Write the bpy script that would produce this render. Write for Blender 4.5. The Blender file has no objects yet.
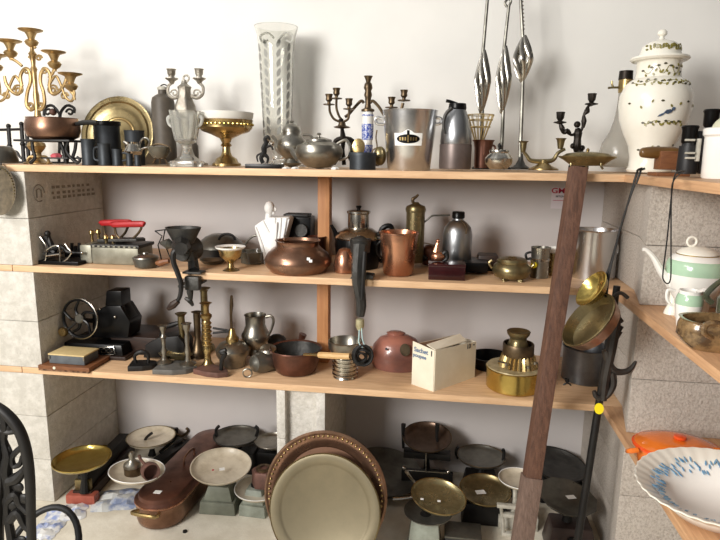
import bpy, bmesh, math, random
from mathutils import Vector, Matrix
random.seed(7)
COL = bpy.context.scene.collection
PI = math.pi
# ------------------------------------------------------------------ camera
YAW, PITCH, ROLL, FPX = .1353, .1891, .0132, 589.5
EYE = Vector((0, 0, 1.507))
FWD = Vector((-math.sin(YAW)*math.cos(PITCH), math.cos(YAW)*math.cos(PITCH), -math.sin(PITCH)))
R0 = Vector((math.cos(YAW), math.sin(YAW), 0)); U0 = R0.cross(FWD)
CR = R0*math.cos(ROLL)+U0*math.sin(ROLL); CU = -R0*math.sin(ROLL)+U0*math.cos(ROLL)
def proj(P):
    v = Vector(P)-EYE; d = v.dot(FWD)
    return 360+FPX*v.dot(CR)/d, 270-FPX*v.dot(CU)/d
def ray(x, y): return FWD+CR*((x-360)/FPX)+CU*((270-y)/FPX)
def on_y(x, y, Y): r = ray(x, y); return EYE+r*(Y/r.y)
def on_z(x, y, z): r = ray(x, y); return EYE+r*((z-EYE.z)/r.z)
cam = bpy.data.cameras.new('camera'); cam.sensor_width = 36; cam.lens = FPX/720*36; cam.clip_start = .02
co = bpy.data.objects.new('camera', cam); COL.objects.link(co)
co.matrix_world = Matrix(((CR.x, CU.x, -FWD.x, EYE.x), (CR.y, CU.y, -FWD.y, EYE.y), (CR.z, CU.z, -FWD.z, EYE.z), (0, 0, 0, 1)))
bpy.context.scene.camera = co
# measured room
D, BACK = 2.15, 2.689
Z1, Z2, Z3, Z0 = 1.4605, 1.0561, .6188, 0.0
XL, XR, XB, TH = -1.6335, .6951, .618, .026
# ------------------------------------------------------------------ materials
def lin(c):
    o = []
    for v in c:
        v /= 255.0
        o.append(v/12.92 if v <= .04045 else ((v+.055)/1.055)**2.4)
    return (o[0], o[1], o[2], 1)
MATS = {}
def mat(name, rgb, metal=0, rough=.5, rgb2=None, nscale=12, thr=(.35, .7), bump=0, bscale=60, wood=None, trans=0, ior=1.45, spec=.5, coat=0, alpha=1, rvar=0):
    m = bpy.data.materials.new(name); m.use_nodes = True; nt = m.node_tree; N = nt.nodes; L = nt.links
    b = N['Principled BSDF']; b.inputs['Base Color'].default_value = lin(rgb)
    b.inputs['Metallic'].default_value = metal; b.inputs['Roughness'].default_value = rough
    b.inputs['Specular IOR Level'].default_value = spec; b.inputs['Coat Weight'].default_value = coat
    b.inputs['Transmission Weight'].default_value = trans; b.inputs['IOR'].default_value = ior; b.inputs['Alpha'].default_value = alpha
    tc = N.new('ShaderNodeTexCoord')
    if rgb2 is not None or rvar:
        mp = N.new('ShaderNodeMapping'); L.new(tc.outputs['Object'], mp.inputs[0])
        if wood: mp.inputs['Scale'].default_value = wood
        nz = N.new('ShaderNodeTexNoise'); nz.inputs['Scale'].default_value = nscale; nz.inputs['Detail'].default_value = 6; nz.inputs['Roughness'].default_value = .62
        if wood: nz.inputs['Distortion'].default_value = .6
        L.new(mp.outputs[0], nz.inputs['Vector'])
        cr = N.new('ShaderNodeValToRGB'); cr.color_ramp.elements[0].position = thr[0]; cr.color_ramp.elements[1].position = thr[1]
        cr.color_ramp.elements[0].color = lin(rgb); cr.color_ramp.elements[1].color = lin(rgb2 or rgb)
        L.new(nz.outputs[0], cr.inputs[0]); L.new(cr.outputs[0], b.inputs['Base Color'])
        if rvar:
            mr = N.new('ShaderNodeMapRange'); mr.inputs[1].default_value = .3; mr.inputs[2].default_value = .7
            mr.inputs[3].default_value = max(.03, rough-rvar); mr.inputs[4].default_value = rough+rvar
            L.new(nz.outputs[0], mr.inputs[0]); L.new(mr.outputs[0], b.inputs['Roughness'])
    if bump:
        n2 = N.new('ShaderNodeTexNoise'); n2.inputs['Scale'].default_value = bscale; n2.inputs['Detail'].default_value = 8; n2.inputs['Roughness'].default_value = .7
        L.new(tc.outputs['Object'], n2.inputs['Vector'])
        bp = N.new('ShaderNodeBump'); bp.inputs['Strength'].default_value = bump; bp.inputs['Distance'].default_value = .01
        L.new(n2.outputs[0], bp.inputs['Height']); L.new(bp.outputs[0], b.inputs['Normal'])
    MATS[name] = m; return m
copper = mat('copper', (160, 124, 102), .85, .32, (110, 82, 66), 9, rvar=.12)
copper_bright = mat('copper_bright', (200, 148, 118), .9, .27, (160, 112, 88), 7, rvar=.08)
copper_red = mat('copper_red', (122, 84, 70), .75, .36, (82, 56, 47), 10, rvar=.1)
brass = mat('brass', (190, 166, 116), .95, .3, (136, 114, 74), 14, rvar=.1)
brass_gold = mat('brass_gold', (200, 172, 122), .8, .4, (150, 122, 80), 20)
brass_bright = mat('brass_bright', (206, 182, 104), .95, .22, (166, 140, 72), 8, rvar=.1)
brass_dark = mat('brass_dark', (150, 136, 100), .85, .32, (102, 90, 62), 14, rvar=.1)
bronze = mat('bronze', (118, 100, 76), .85, .4, (70, 58, 46), 18)
bronze_dark = mat('bronze_dark', (46, 40, 34), .7, .45, (24, 20, 18), 24)
pewter = mat('pewter', (166, 162, 152), .95, .34, (122, 118, 108), 12, rvar=.1)
pewter_pale = mat('pewter_pale', (188, 182, 170), .9, .38, (140, 132, 120), 20, bump=.4, bscale=90)
pewter_dark = mat('pewter_dark', (118, 116, 108), .7, .36, (84, 82, 76), 12, rvar=.1)
slate = mat('blue_slate_metal', (68, 72, 76), .6, .5, (42, 46, 50), 10)
steel = mat('steel', (222, 222, 222), 1, .27, (200, 200, 202), 10, )
alu = mat('aluminium', (172, 174, 176), 1, .38, (138, 140, 144), 8, rvar=.06)
silver = mat('silver', (212, 208, 198), 1, .22, (146, 140, 130), 14, rvar=.1)
pan_brass = mat('worn_pan_brass', (176, 164, 124), .8, .3, (130, 118, 84), 20, rvar=.08)
pan_brown = mat('browned_pan', (112, 92, 78), .7, .32, (78, 62, 52), 14)
iron = mat('black_iron', (17, 16, 16), .1, .5, (30, 28, 26), 22)
iron_grey = mat('grey_cast_iron', (72, 71, 68), .5, .42, (44, 43, 42), 14, bump=.3, bscale=50)
black = mat('black_paint', (8, 8, 9), 0, .3, (13, 12, 12), 16, spec=.25)
black_rubber = mat('black_rubber', (22, 22, 23), 0, .55)
rust = mat('rusty_iron', (120, 86, 76), .3, .6, (84, 62, 54), 18)
white_cer = mat('white_ceramic', (238, 236, 230), 0, .18, coat=.3)
cream_cer = mat('cream_ceramic', (243, 240, 228), 0, .22, (236, 231, 216), 6, coat=.3)
green_glaze = mat('green_glaze', (176, 206, 178), 0, .2, (164, 196, 166), 8, coat=.3)
blue_glaze = mat('blue_glaze', (40, 66, 160), 0, .25, (200, 206, 224), 160, (.45, .6))
gold_line = mat('gilt_line', (176, 150, 84), .8, .3)
olive_paint = mat('olive_leaf_paint', (150, 140, 66), 0, .35, (90, 86, 50), 90)
dark_paint = mat('dark_bird_paint', (40, 38, 46), 0, .35, (96, 120, 150), 120)
plaster = mat('white_plaster', (238, 238, 236), 0, .5)
enamel = mat('white_enamel', (236, 236, 232), 0, .2, (200, 194, 180), 26, (.55, .75), coat=.2)
enamel_old = mat('worn_cream_enamel', (206, 196, 176), 0, .28, (160, 146, 122), 10, (.45, .75), coat=.2)
paint_green = mat('grey_green_paint', (126, 130, 116), 0, .5, (96, 98, 86), 12)
paint_pale = mat('pale_grey_green_paint', (158, 164, 152), 0, .5, (120, 124, 112), 14)
paint_white = mat('old_white_paint', (206, 202, 190), .1, .45, (150, 146, 132), 24)
stone = mat('brown_stoneware', (92, 84, 74), 0, .55, (70, 64, 56), 14)
glass = mat('clear_glass', (244, 244, 240), 0, .03, trans=1, ior=1.45)
frosted = mat('engraved_frosted_glass', (226, 226, 220), 0, .4, trans=.55)
glass_dusty = mat('dusty_glass', (206, 202, 192), 0, .22, trans=.6)
mirror_grey = mat('smoked_glass', (120, 114, 100), 0, .1, trans=.5)
wax = mat('opal_glass', (236, 234, 226), 0, .3, trans=.15)
pine = mat('pine_board', (202, 164, 126), 0, .5, (226, 190, 150), 5, (.35, .65), wood=(1.2, 14, 14), bump=.08, bscale=40)
pine_side = mat('pine_board_running_forward', (186, 142, 106), 0, .5, (214, 172, 130), 5, (.35, .65), wood=(14, 1.2, 14), bump=.08, bscale=40)
post_wood = mat('post_pine', (176, 120, 76), 0, .55, (196, 142, 94), 5, wood=(16, 16, 1.5))
beam_wood = mat('old_beam_wood', (112, 80, 64), 0, .6, (76, 53, 43), 6, wood=(18, 18, 2), bump=.4, bscale=70)
beam_wood_pale = mat('worn_beam_wood', (128, 106, 94), 0, .7, (98, 80, 70), 8, wood=(18, 18, 2), bump=.4, bscale=70)
dark_wood = mat('dark_wood', (54, 36, 27), 0, .45, (34, 23, 18), 8, wood=(3, 14, 14))
brown_wood = mat('brown_wood', (132, 86, 54), 0, .5, (104, 64, 40), 8, wood=(3, 14, 14))
pale_wood = mat('pale_handle_wood', (214, 178, 124), 0, .5, (196, 154, 102), 8, wood=(3, 14, 14))
red_lacq = mat('dark_red_lacquer', (56, 18, 20), 0, .15, (40, 12, 14), 8, coat=.5)
red_paint = mat('red_handle_paint', (176, 30, 36), 0, .35, (150, 22, 28), 16)
orange = mat('orange_enamel', (228, 118, 40), 0, .18, (236, 130, 48), 6, coat=.4)
orange_red = mat('deep_orange_enamel', (222, 82, 32), 0, .18, coat=.4)
pink_cer = mat('terracotta_glaze', (176, 116, 98), 0, .3, (118, 84, 80), 5, (.35, .7), coat=.4)
brown_glaze = mat('brown_streaked_glaze', (150, 122, 84), .1, .22, (78, 60, 42), 30, (.4, .62), coat=.5)
green_dark_glaze = mat('dark_green_glaze', (58, 64, 52), .1, .2, (90, 92, 70), 14, coat=.5)
card = mat('cream_cardboard', (232, 224, 204), 0, .7, (222, 212, 190), 10)
card_dark = mat('brown_cardboard_inside', (128, 98, 74), 0, .8)
card_tan = mat('tan_cardboard', (214, 192, 140), 0, .7, (196, 172, 122), 12)
grey_box = mat('grey_blue_box', (104, 110, 114), .1, .5, (84, 88, 92), 18)
torn = mat('torn_brown_veneer', (150, 112, 84), 0, .8, (86, 58, 40), 60, (.42, .58), bump=1, bscale=120)
galv = mat('grey_tin', (150, 148, 134), .5, .45, (120, 116, 100), 14)
yellow = mat('yellow_tag', (236, 214, 20), 0, .4)
label_white = mat('white_sticker', (244, 244, 240), 0, .5)
ink = mat('dark_ink', (40, 40, 46), 0, .6)
ink_blue = mat('blue_ink', (96, 120, 150), 0, .6)
ink_red = mat('red_print', (176, 30, 60), 0, .6)
stamp = mat('grey_stamp', (146, 139, 128), 0, .9)
pink = mat('pink_cloth', (206, 96, 104), 0, .7)
magenta = mat('magenta_plastic', (200, 50, 110), 0, .4)
plastic_bag = mat('crumpled_pale_bag', (200, 202, 200), 0, .4, (130, 142, 170), 14, (.45, .6))
blue_bag = mat('blue_printed_bag', (138, 152, 192), 0, .4, (216, 216, 214), 18, (.42, .55))
string = mat('pale_blue_string', (178, 206, 208), 0, .7)
cord_m = mat('black_cord', (20, 20, 20), 0, .6)
wicker = mat('brown_wicker', (104, 92, 72), .1, .6, (66, 58, 44), 40)
horn = mat('dark_horn', (56, 52, 48), 0, .35, (34, 30, 28), 16)
lens_m = mat('binocular_grip', (24, 24, 26), 0, .5)
gold_wire = mat('gold_wire', (214, 192, 140), .8, .35)
blue_leaf = mat('blue_flower_print', (84, 140, 186), 0, .25, (176, 200, 214), 60, (.5, .66))
plate_wh = mat('cream_fluted_glaze', (232, 228, 216), 0, .2, coat=.3)
iris = mat('binocular_lens', (60, 70, 84), .3, .05)
concrete_bits = None
# ------------------------------------------------------------------ mesh builder (metres, local)
class M:
    def __init__(s): s.v = []; s.f = []; s.mi = []; s.mats = []; s.cur = 0
    def use(s, m):
        if m not in s.mats: s.mats.append(m)
        s.cur = s.mats.index(m); return s
    def add(s, vs, fs):
        o = len(s.v); s.v += [tuple(v) for v in vs]; s.f += [tuple(i+o for i in f) for f in fs]; s.mi += [s.cur]*len(fs)
    def lathe(s, prof, c=(0, 0, 0), seg=32, axis=None, sy=1, wob=0, nw=0, X=None):
        c = Vector(c)
        if axis is None: A, B, Z = Vector((1, 0, 0)), Vector((0, sy, 0)), Vector((0, 0, 1))
        else:
            Z = Vector(axis).normalized(); A = Vector(X).normalized() if X is not None else (Vector((0, 0, 1)).cross(Z))
            if A.length < 1e-3: A = Vector((1, 0, 0))
            A = (A-Z*A.dot(Z)).normalized(); B = Z.cross(A)*sy
        vs = []; rings = []
        for r, h in prof:
            if r <= 1e-7: rings.append([len(vs)]); vs.append(c+Z*h)
            else:
                i0 = len(vs); rings.append(list(range(i0, i0+seg)))
                for k in range(seg):
                    a = 2*PI*k/seg; rr = r*(1+wob*math.cos(nw*a)) if nw else r
                    vs.append(c+A*(rr*math.cos(a))+B*(rr*math.sin(a))+Z*h)
        fs = []
        for a, b in zip(rings, rings[1:]):
            if len(a) == 1 and len(b) == 1: continue
            for k in range(seg):
                k2 = (k+1) % seg
                if len(a) == 1: fs.append((a[0], b[k2], b[k]))
                elif len(b) == 1: fs.append((a[k], a[k2], b[0]))
                else: fs.append((a[k], a[k2], b[k2], b[k]))
        s.add(vs, fs); return s
    def tube(s, pts, r, seg=8, closed=False, smooth=4, cap=True, flat=1):
        P = [Vector(p) for p in pts]; n = len(P); rr = list(r) if isinstance(r, (list, tuple)) else [r]*n
        if smooth > 1 and n > 2:
            Q = []; S = []
            rng = n if closed else n-1
            for i in range(rng):
                if closed: p0, p1, p2, p3 = P[i-1], P[i], P[(i+1) % n], P[(i+2) % n]; ra, rb = rr[i], rr[(i+1) % n]
                else: p0, p1, p2, p3 = P[max(i-1, 0)], P[i], P[i+1], P[min(i+2, n-1)]; ra, rb = rr[i], rr[i+1]
                for j in range(smooth):
                    t = j/smooth
                    Q.append(.5*((2*p1)+(p2-p0)*t+(2*p0-5*p1+4*p2-p3)*t*t+(3*p1-p0-3*p2+p3)*t**3)); S.append(ra+(rb-ra)*t)
            if not closed: Q.append(P[-1]); S.append(rr[-1])
            P, rr, n = Q, S, len(Q)
        T = []
        for i in range(n):
            if closed: t = P[(i+1) % n]-P[i-1]
            else: t = P[min(i+1, n-1)]-P[max(i-1, 0)]
            T.append(t.normalized() if t.length > 1e-9 else Vector((0, 0, 1)))
        u = T[0].orthogonal().normalized()
        if abs(T[0].y) < .95: u = (Vector((0, 1, 0))-T[0]*T[0].y).normalized()
        vs = []; fs = []
        for i in range(n):
            u = (u-T[i]*u.dot(T[i]))
            u = u.normalized() if u.length > 1e-6 else T[i].orthogonal().normalized()
            w = T[i].cross(u)
            for k in range(seg):
                a = 2*PI*k/seg; vs.append(P[i]+(u*math.cos(a)*flat+w*math.sin(a))*rr[i])
        rng = n if closed else n-1
        for i in range(rng):
            j = (i+1) % n
            for k in range(seg):
                k2 = (k+1) % seg; fs.append((i*seg+k, i*seg+k2, j*seg+k2, j*seg+k))
        if cap and not closed: fs.append(tuple(range(seg))[::-1]); fs.append(tuple((n-1)*seg+k for k in range(seg)))
        s.add(vs, fs); return s
    def box(s, c, d, rot=None, bev=0, taper=1):
        bm = bmesh.new(); bmesh.ops.create_cube(bm, size=1)
        for v in bm.verts:
            t = taper if v.co.z > 0 else 1
            v.co = Vector((v.co.x*d[0]*t, v.co.y*d[1]*t, v.co.z*d[2]))
        if bev: bmesh.ops.bevel(bm, geom=bm.edges[:], offset=bev, segments=2, affect='EDGES', profile=.6)
        R = rot if rot is not None else Matrix.Identity(3)
        bm.verts.index_update(); s.add([Vector(c)+R @ v.co for v in bm.verts], [[v.index for v in f.verts] for f in bm.faces]); bm.free(); return s
    def prism(s, front, off, bev=0):
        """closed outline of 3-D points swept by the vector off"""
        bm = bmesh.new(); fv = [bm.verts.new(p) for p in front]; f = bm.faces.new(fv)
        r = bmesh.ops.extrude_face_region(bm, geom=[f]); nv = [g for g in r['geom'] if isinstance(g, bmesh.types.BMVert)]
        bmesh.ops.translate(bm, verts=nv, vec=Vector(off)); bmesh.ops.recalc_face_normals(bm, faces=bm.faces[:])
        if bev: bmesh.ops.bevel(bm, geom=bm.edges[:], offset=bev, segments=2, affect='EDGES', profile=.6)
        bm.verts.index_update(); s.add([v.co.copy() for v in bm.verts], [[v.index for v in f.verts] for f in bm.faces]); bm.free(); return s
    def ball(s, c, r, seg=16, sc=(1, 1, 1)):
        n = max(6, seg//2); pr = [(math.sin(PI*i/n), -math.cos(PI*i/n)) for i in range(n+1)]; pr[0] = (0, -1); pr[-1] = (0, 1)
        vs = []; m2 = M(); m2.lathe(pr, seg=seg); s.add([Vector(c)+Vector((v[0]*r*sc[0], v[1]*r*sc[1], v[2]*r*sc[2])) for v in m2.v], m2.f); return s
    def build(s, name, mt=None, parent=None, ang=40):
        me = bpy.data.meshes.new(name); me.from_pydata(s.v, [], s.f)
        for m in (s.mats or [mt]): me.materials.append(m)
        if s.mats: me.polygons.foreach_set('material_index', s.mi)
        bm = bmesh.new(); bm.from_mesh(me); bmesh.ops.recalc_face_normals(bm, faces=bm.faces[:]); bm.to_mesh(me); bm.free()
        me.polygons.foreach_set('use_smooth', [True]*len(me.polygons)); me.set_sharp_from_angle(angle=math.radians(ang)); me.update()
        o = bpy.data.objects.new(name, me); COL.objects.link(o); o.parent = parent; return o
def rotz(a): return Matrix.Rotation(a, 3, 'Z')
def structure(name, m, mt=None, ang=30):
    o = m.build(name, mt, None, ang); o['kind'] = 'structure'; return o
# ------------------------------------------------------------------ a thing: an Empty at its base with parts; photo sizes -> metres at its own distance
THINGS = []
GROUPS = {'kitchen_scale': 'old kitchen scales on the bottom slab', 'candlestick': 'candlesticks on the lower shelf', 'tankard': 'small grey metal cups', 'floor_candlestick': 'tall forged candlesticks', 'shell': 'white shell fragments', 'flat_iron': 'old flat irons', 'candelabra': 'candelabra on the top shelf', 'meat_grinder': 'meat grinders clamped to the shelf', 'ladle': 'hanging brass ladles', 'metal_canister': 'dark grey canisters', 'spoon': 'silver spoons', 'plastic_bag': 'crumpled bags on the floor'}
class T:
    def __init__(s, name, label, cat, x, y, z=None, Y=None, group=None, xm=None):
        if Y is None: P = on_z(x, y, z)
        else:
            P = on_y(x, y, Y)
            if z is not None:
                for _ in range(6):
                    P.z = z; qx, qy = proj(P); P.x += (x-qx)/FPX*Y
        if xm is not None:
            P.x += on_y(x, xm, P.y).x-P.x
        s.P = P; s.bx, s.by = proj(P)
        e = .01
        qx, qy = proj(P+Vector((e, 0, 0))); s.k = e/math.hypot(qx-s.bx, qy-s.by)
        qx, qy = proj(P+Vector((0, 0, e))); s.kv = e/abs(qy-s.by)
        s.name, s.label, s.cat, s.group = name, label, cat, group; s.parts = []; THINGS.append(s)
    def p(s, x, y, dy=0): return on_y(x, y, s.P.y+dy)-s.P
    def h(s, y): return on_y(s.bx, y, s.P.y).z-s.P.z
    def part(s, name, m, mt=None, parent=None, label=None, ang=40):
        s.parts.append((name, m, mt, parent, label, ang)); return len(s.parts)-1
    def lathe(s, name, prof, mt, x=None, dy=0, parent=None, seg=32, m=None, **kw):
        """prof: (radius px, photo y); upright"""
        lab = kw.pop('label', None)
        cx = 0 if x is None else s.p(x, (prof[0][1]+prof[-1][1])/2, dy).x
        hc = lambda v: .0006 if -.035 < v < .0006 else v
        mm = m or M(); mm.lathe([(r*s.k, hc(s.h(y))) for r, y in prof], (cx, dy, 0), seg=seg, **kw)
        if m is None: return s.part(name, mm, mt, parent, lab)
    def tube(s, name, pts, r, mt, dy=0, parent=None, m=None, label=None, **kw):
        q = [s.p(a[0], a[1], a[2] if len(a) > 2 else dy) for a in pts]
        rr = [v*s.k for v in r] if isinstance(r, (list, tuple)) else r*s.k
        mm = m or M(); mm.tube(q, rr, **kw)
        if m is None: return s.part(name, mm, mt, parent, label)
    def finish(s):
        single = len(s.parts) == 1
        if single:
            n, m, mt, pa, lb, ang = s.parts[0]; root = m.build(s.name, mt, None, ang)
        else:
            root = bpy.data.objects.new(s.name, None); COL.objects.link(root); root.empty_display_size = .03
            obs = []
            for n, m, mt, pa, lb, ang in s.parts:
                o = m.build(n, mt, root if pa is None else obs[pa], ang); obs.append(o)
                if lb: o['label'] = lb
        root.location = s.P; root['label'] = s.label; root['category'] = s.cat
        g = s.group or GROUPS.get(s.name)
        if g: root['group'] = g
        s.root = root; return root
# ------------------------------------------------------------------ room shell
def wall_mat(name, rgb, rgb2, scale, bump, bscale):
    return mat(name, rgb, 0, .85, rgb2, scale, (.4, .66), bump=bump, bscale=bscale, spec=.2)
def back_wall():
    m = bpy.data.materials.new('painted_back_wall'); m.use_nodes = True; nt = m.node_tree; N = nt.nodes; L = nt.links
    b = N['Principled BSDF']; b.inputs['Roughness'].default_value = .8
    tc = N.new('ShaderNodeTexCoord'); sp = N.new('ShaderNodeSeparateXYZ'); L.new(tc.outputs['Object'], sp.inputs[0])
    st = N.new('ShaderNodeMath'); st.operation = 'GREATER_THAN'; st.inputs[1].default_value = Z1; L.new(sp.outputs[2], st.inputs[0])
    mx = N.new('ShaderNodeMix'); mx.data_type = 'RGBA'; mx.inputs[6].default_value = lin((200, 195, 193)); mx.inputs[7].default_value = lin((235, 234, 229))  # below top shelf: different paint, its colour also darkened for shelf shade
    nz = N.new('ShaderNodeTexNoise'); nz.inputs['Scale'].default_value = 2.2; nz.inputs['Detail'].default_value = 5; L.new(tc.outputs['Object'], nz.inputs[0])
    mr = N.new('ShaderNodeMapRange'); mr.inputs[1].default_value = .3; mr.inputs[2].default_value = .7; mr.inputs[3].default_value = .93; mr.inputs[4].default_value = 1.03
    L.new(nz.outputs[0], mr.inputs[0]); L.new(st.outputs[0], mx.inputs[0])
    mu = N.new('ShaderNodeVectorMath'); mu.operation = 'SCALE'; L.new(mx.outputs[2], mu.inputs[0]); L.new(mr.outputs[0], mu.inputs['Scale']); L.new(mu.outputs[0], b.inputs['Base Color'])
    return m
block_l = wall_mat('pumice_block_left', (198, 194, 184), (218, 214, 205), 30, .6, 90)
block_r = mat('pumice_block_right', (184, 174, 163), 0, .85, (212, 204, 194), 150, (.36, .56), bump=.9, bscale=130, spec=.2)
block_c = wall_mat('pumice_block_centre', (206, 202, 192), (228, 224, 216), 50, .7, 110)
floor_m = wall_mat('cream_screed', (208, 200, 182), (228, 222, 206), 7, .2, 60)
ceil_m = wall_mat('dark_side_plaster', (150, 140, 124), (160, 150, 134), 3, 0, 10)
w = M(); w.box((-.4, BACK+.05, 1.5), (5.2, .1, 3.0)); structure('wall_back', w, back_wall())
w = M(); w.box((-.4, .8, -.03), (5.2, 3.9, .06)); structure('floor', w, floor_m)
def pier(x0, x1, y0, y1, rows, mt, name, skew=0):
    w = M()
    for (a, b), xs in rows:
        xs = [x0]+xs+[x1]
        for u, v in zip(xs, xs[1:]): w.box(((u+v)/2, (y0+y1)/2, (a+b)/2), (v-u-.0015, y1-y0, b-a-.0015), bev=.004)
    if skew:
        w.v = [(x+skew*(z-.75), y, z) if x < x0+.05 and y < y0+.05 else (x, y, z) for x, y, z in w.v]
    return structure(name, w, mt)
zb1, zb2, zb3 = Z1-TH, Z2-TH, Z3-TH
pier(-2.75, XL, D, BACK, [((0, .2), [-1.95]), ((.2, .4), [-2.2]), ((.4, zb3), [-1.95]), ((Z3, .82), [-2.1]), ((.82, zb2), [-1.9]), ((Z2, 1.248), [-2.15]), ((1.248, zb1), [-1.93])], block_l, 'wall_left')
w = M(); YF = 1.93
for a, b in ((0, .2), (.2, .39), (.39, zb3), (Z3, .807), (.807, zb2), (Z2, 1.248), (1.248, zb1)):
    w.prism([(x, y, a+.0008) for x, y in ((XR, BACK), (XR-.009, D), (.637, YF), (1.5, YF), (1.5, BACK))], (0, 0, b-a-.0016), .004)
structure('wall_right', w, block_r)
# centre pier of two upright hollow blocks with a recessed face
xa, xb = on_y(276.5, 420, D).x, on_y(325, 420, D).x
w = M()
for a, b in ((0, .19), (.19, .385), (.385, zb3)):
    w.box(((xa+xb)/2, D+.275, (a+b)/2), (xb-xa-.03, .48, b-a-.001))
    for sx in (xa+.018, xb-.018): w.box((sx, D+.27, (a+b)/2), (.036, .54, b-a-.002), bev=.004)
structure('wall_centre', w, block_c)
# stamped maker's mark on the left pier's inner side
def stamped(name, pts_list, label=None):
    pass
# boards
def board(label, x0, x1, y0, y1, ztop, mt, group=None, tilt=0):
    m = M(); m.box((0, 0, -TH/2), (x1-x0-.001, y1-y0, TH), bev=.002)
    o = m.build('shelf_board', mt, None, 30); o.location = ((x0+x1)/2, (y0+y1)/2, ztop)
    o['label'] = label; o['category'] = 'shelf'; o['group'] = 'pine shelf boards'; return o
j2, j3 = on_y(12.5, 268, D).x, on_y(22, 368, D).x
board('top pine shelf board carrying the candelabra, teapots and ice bucket', -2.75, XB+.6, D, BACK, Z1, pine)
board('middle pine shelf board carrying the copper pots and irons', j2, XR-.001, D, BACK, Z2, pine)
board('short pine board end left of the joint on the middle shelf', -2.75, j2-.002, D, BACK, Z2, pine)
board('lower pine shelf board carrying candlesticks, saucepan and white box', j3, XR-.001, D, BACK, Z3, pine)
board('short pine board end left of the joint on the lower shelf', -2.75, j3-.002, D, BACK, Z3, pine)
board('pine side board under binoculars and white pot, topmost at right', XB, 1.5, .95, D-.001, Z1, pine_side)
board('pine side board under the green banded teapot at right', XB, 1.5, .75, D-.001, Z2, pine_side)
board('pine side board under the orange casserole and fluted dish', XB, 1.5, .6, D-.001, Z3, pine_side)
w = M(); w.box((1.605, 1.3, .7), (.2, 1.68, 1.42), bev=.004); structure('wall_right_return', w, block_r)
def postpiece(xp, y, z0, z1, lab):
    x = on_y(xp, y, 2.42).x; m = M(); m.box((0, 0, (z1-z0)/2), (.05, .06, z1-z0-.001), bev=.002)
    o = m.build('shelf_post', post_wood, None, 30); o.location = (x, 2.45, z0); o['label'] = lab; o['category'] = 'post'
postpiece(323.5, 222, Z2, zb1, 'upright pine post between the top and middle shelves')
postpiece(322.5, 325, Z3, zb2, 'upright pine post between the middle and lower shelves')
# ------------------------------------------------------------------ TOP SHELF
def cup_prof(r, y, hh):   # candle cup: flared nozzle over drip pan
    return [(0, y+hh), (r*.35, y+hh), (r*.45, y+hh*.8), (r*.55, y+hh*.55), (r*.8, y+hh*.2), (r*1.0, y), (r*.82, y+.3), (r*.5, y+hh*.3), (0, y+hh*.4)]
# gold scroll candelabra
t = T('candelabra', 'tall gold coloured five-cup candelabra with scrolled arms at the left end of the top shelf', 'candelabra', 38, 163, Z1, 2.36)
t.lathe('base', [(0, 164), (12, 164), (12, 162.5), (7, 161), (4, 158), (3.5, 153), (6.5, 149), (8, 146), (7, 143), (3, 141), (2.5, 136), (4, 134), (4.5, 131), (2, 129), (0, 129)], brass_gold)
for (fx, fx2) in ((30, 27.5), (46, 49)): t.tube('base_scroll', [(38, 157, -.02), (fx, 157, -.03), (fx2, 162, -.04), (fx+1, 163.5, -.04)], 1.3, brass_gold, parent=0)
s_ = t.lathe('stem', [(0, 131), (3.4, 131), (4.2, 127), (2.2, 124), (3.4, 118), (2.2, 110), (2.6, 95), (1.8, 90), (2.2, 72), (3, 69), (1.7, 66), (2.4, 56), (3.6, 54), (1.8, 51), (1.5, 46), (0, 46)], brass_gold, x=35.5)
def scroll(cx, cy, r, a0, turns, d): return [(cx+d*r*(1-.72*i/10)*math.cos(a0+turns*2*PI*i/10), cy-r*(1-.72*i/10)*math.sin(a0+turns*2*PI*i/10)) for i in range(11)]
def gold_arm(sgn, lab):
    X = lambda v: 35.5+sgn*v
    t.tube('arm', [(X(1), 108), (X(5), 110), (X(9), 104), (X(8), 92), (X(5), 82), (X(6), 72), (X(11), 69), (X(15), 76), (X(14), 86), (X(17), 94), (X(23), 92), (X(29), 84), (X(31), 76)], [1.5]*12+[1.1], brass_gold)
    t.tube('arm_scroll', scroll(X(17), 90, 5.5, 0, 1.4, sgn), 1.0, brass_gold, smooth=2, seg=6)
    t.tube('arm_scroll', scroll(X(3.5), 58, 3.2, 0, 1.3, sgn), .9, brass_gold, smooth=2, seg=6)
    t.tube('arm_scroll', scroll(X(9), 71, 3.8, 0, 1.3, sgn), .9, brass_gold, smooth=2, seg=6)
    t.tube('arm_scroll', scroll(X(29), 96, 4.0, 0, 1.3, sgn), .9, brass_gold, smooth=2, seg=6)
    t.tube('arm_scroll', scroll(X(5), 106, 3.6, 0, 1.3, sgn), .9, brass_gold, smooth=2, seg=6)
    t.tube('arm', [(X(13), 86), (X(20), 76), (X(25), 84), (X(30), 97), (X(36), 101), (X(39), 94), (X(37), 88)], 1.2, brass_gold)
gold_arm(1, ''); gold_arm(-1, '')
for cx, cy in ((31.5, 29.5), (10.5, 40), (54.5, 51.5), (71, 73.5), (-4, 54)):
    mm = M(); t.lathe('', [(0, cy+20), (1.3, cy+20), (1.6, cy+18), (4.5, cy+15.5), (5.8, cy+12.5), (4.5, cy+10.5), (2.6, cy+9.5), (3.6, cy+6), (5, cy+3), (9.6, cy+1), (10.2, cy), (8.5, cy+.6), (4, cy+3.4), (0, cy+4)], None, x=cx, m=mm)
    t.part('candle_cup', mm, brass_gold)
for a, b, c2, d2 in ((35.5, 48, 31.5, 46), (22, 66, 10.5, 58), (49, 78, 54.5, 68), (74.5, 100, 71, 91), (0, 95, -4, 72)):
    t.tube('arm', [(a, b), ((a+c2)/2+1, (b+d2)/2), (c2, d2)], 1.3, brass_gold)
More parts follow.
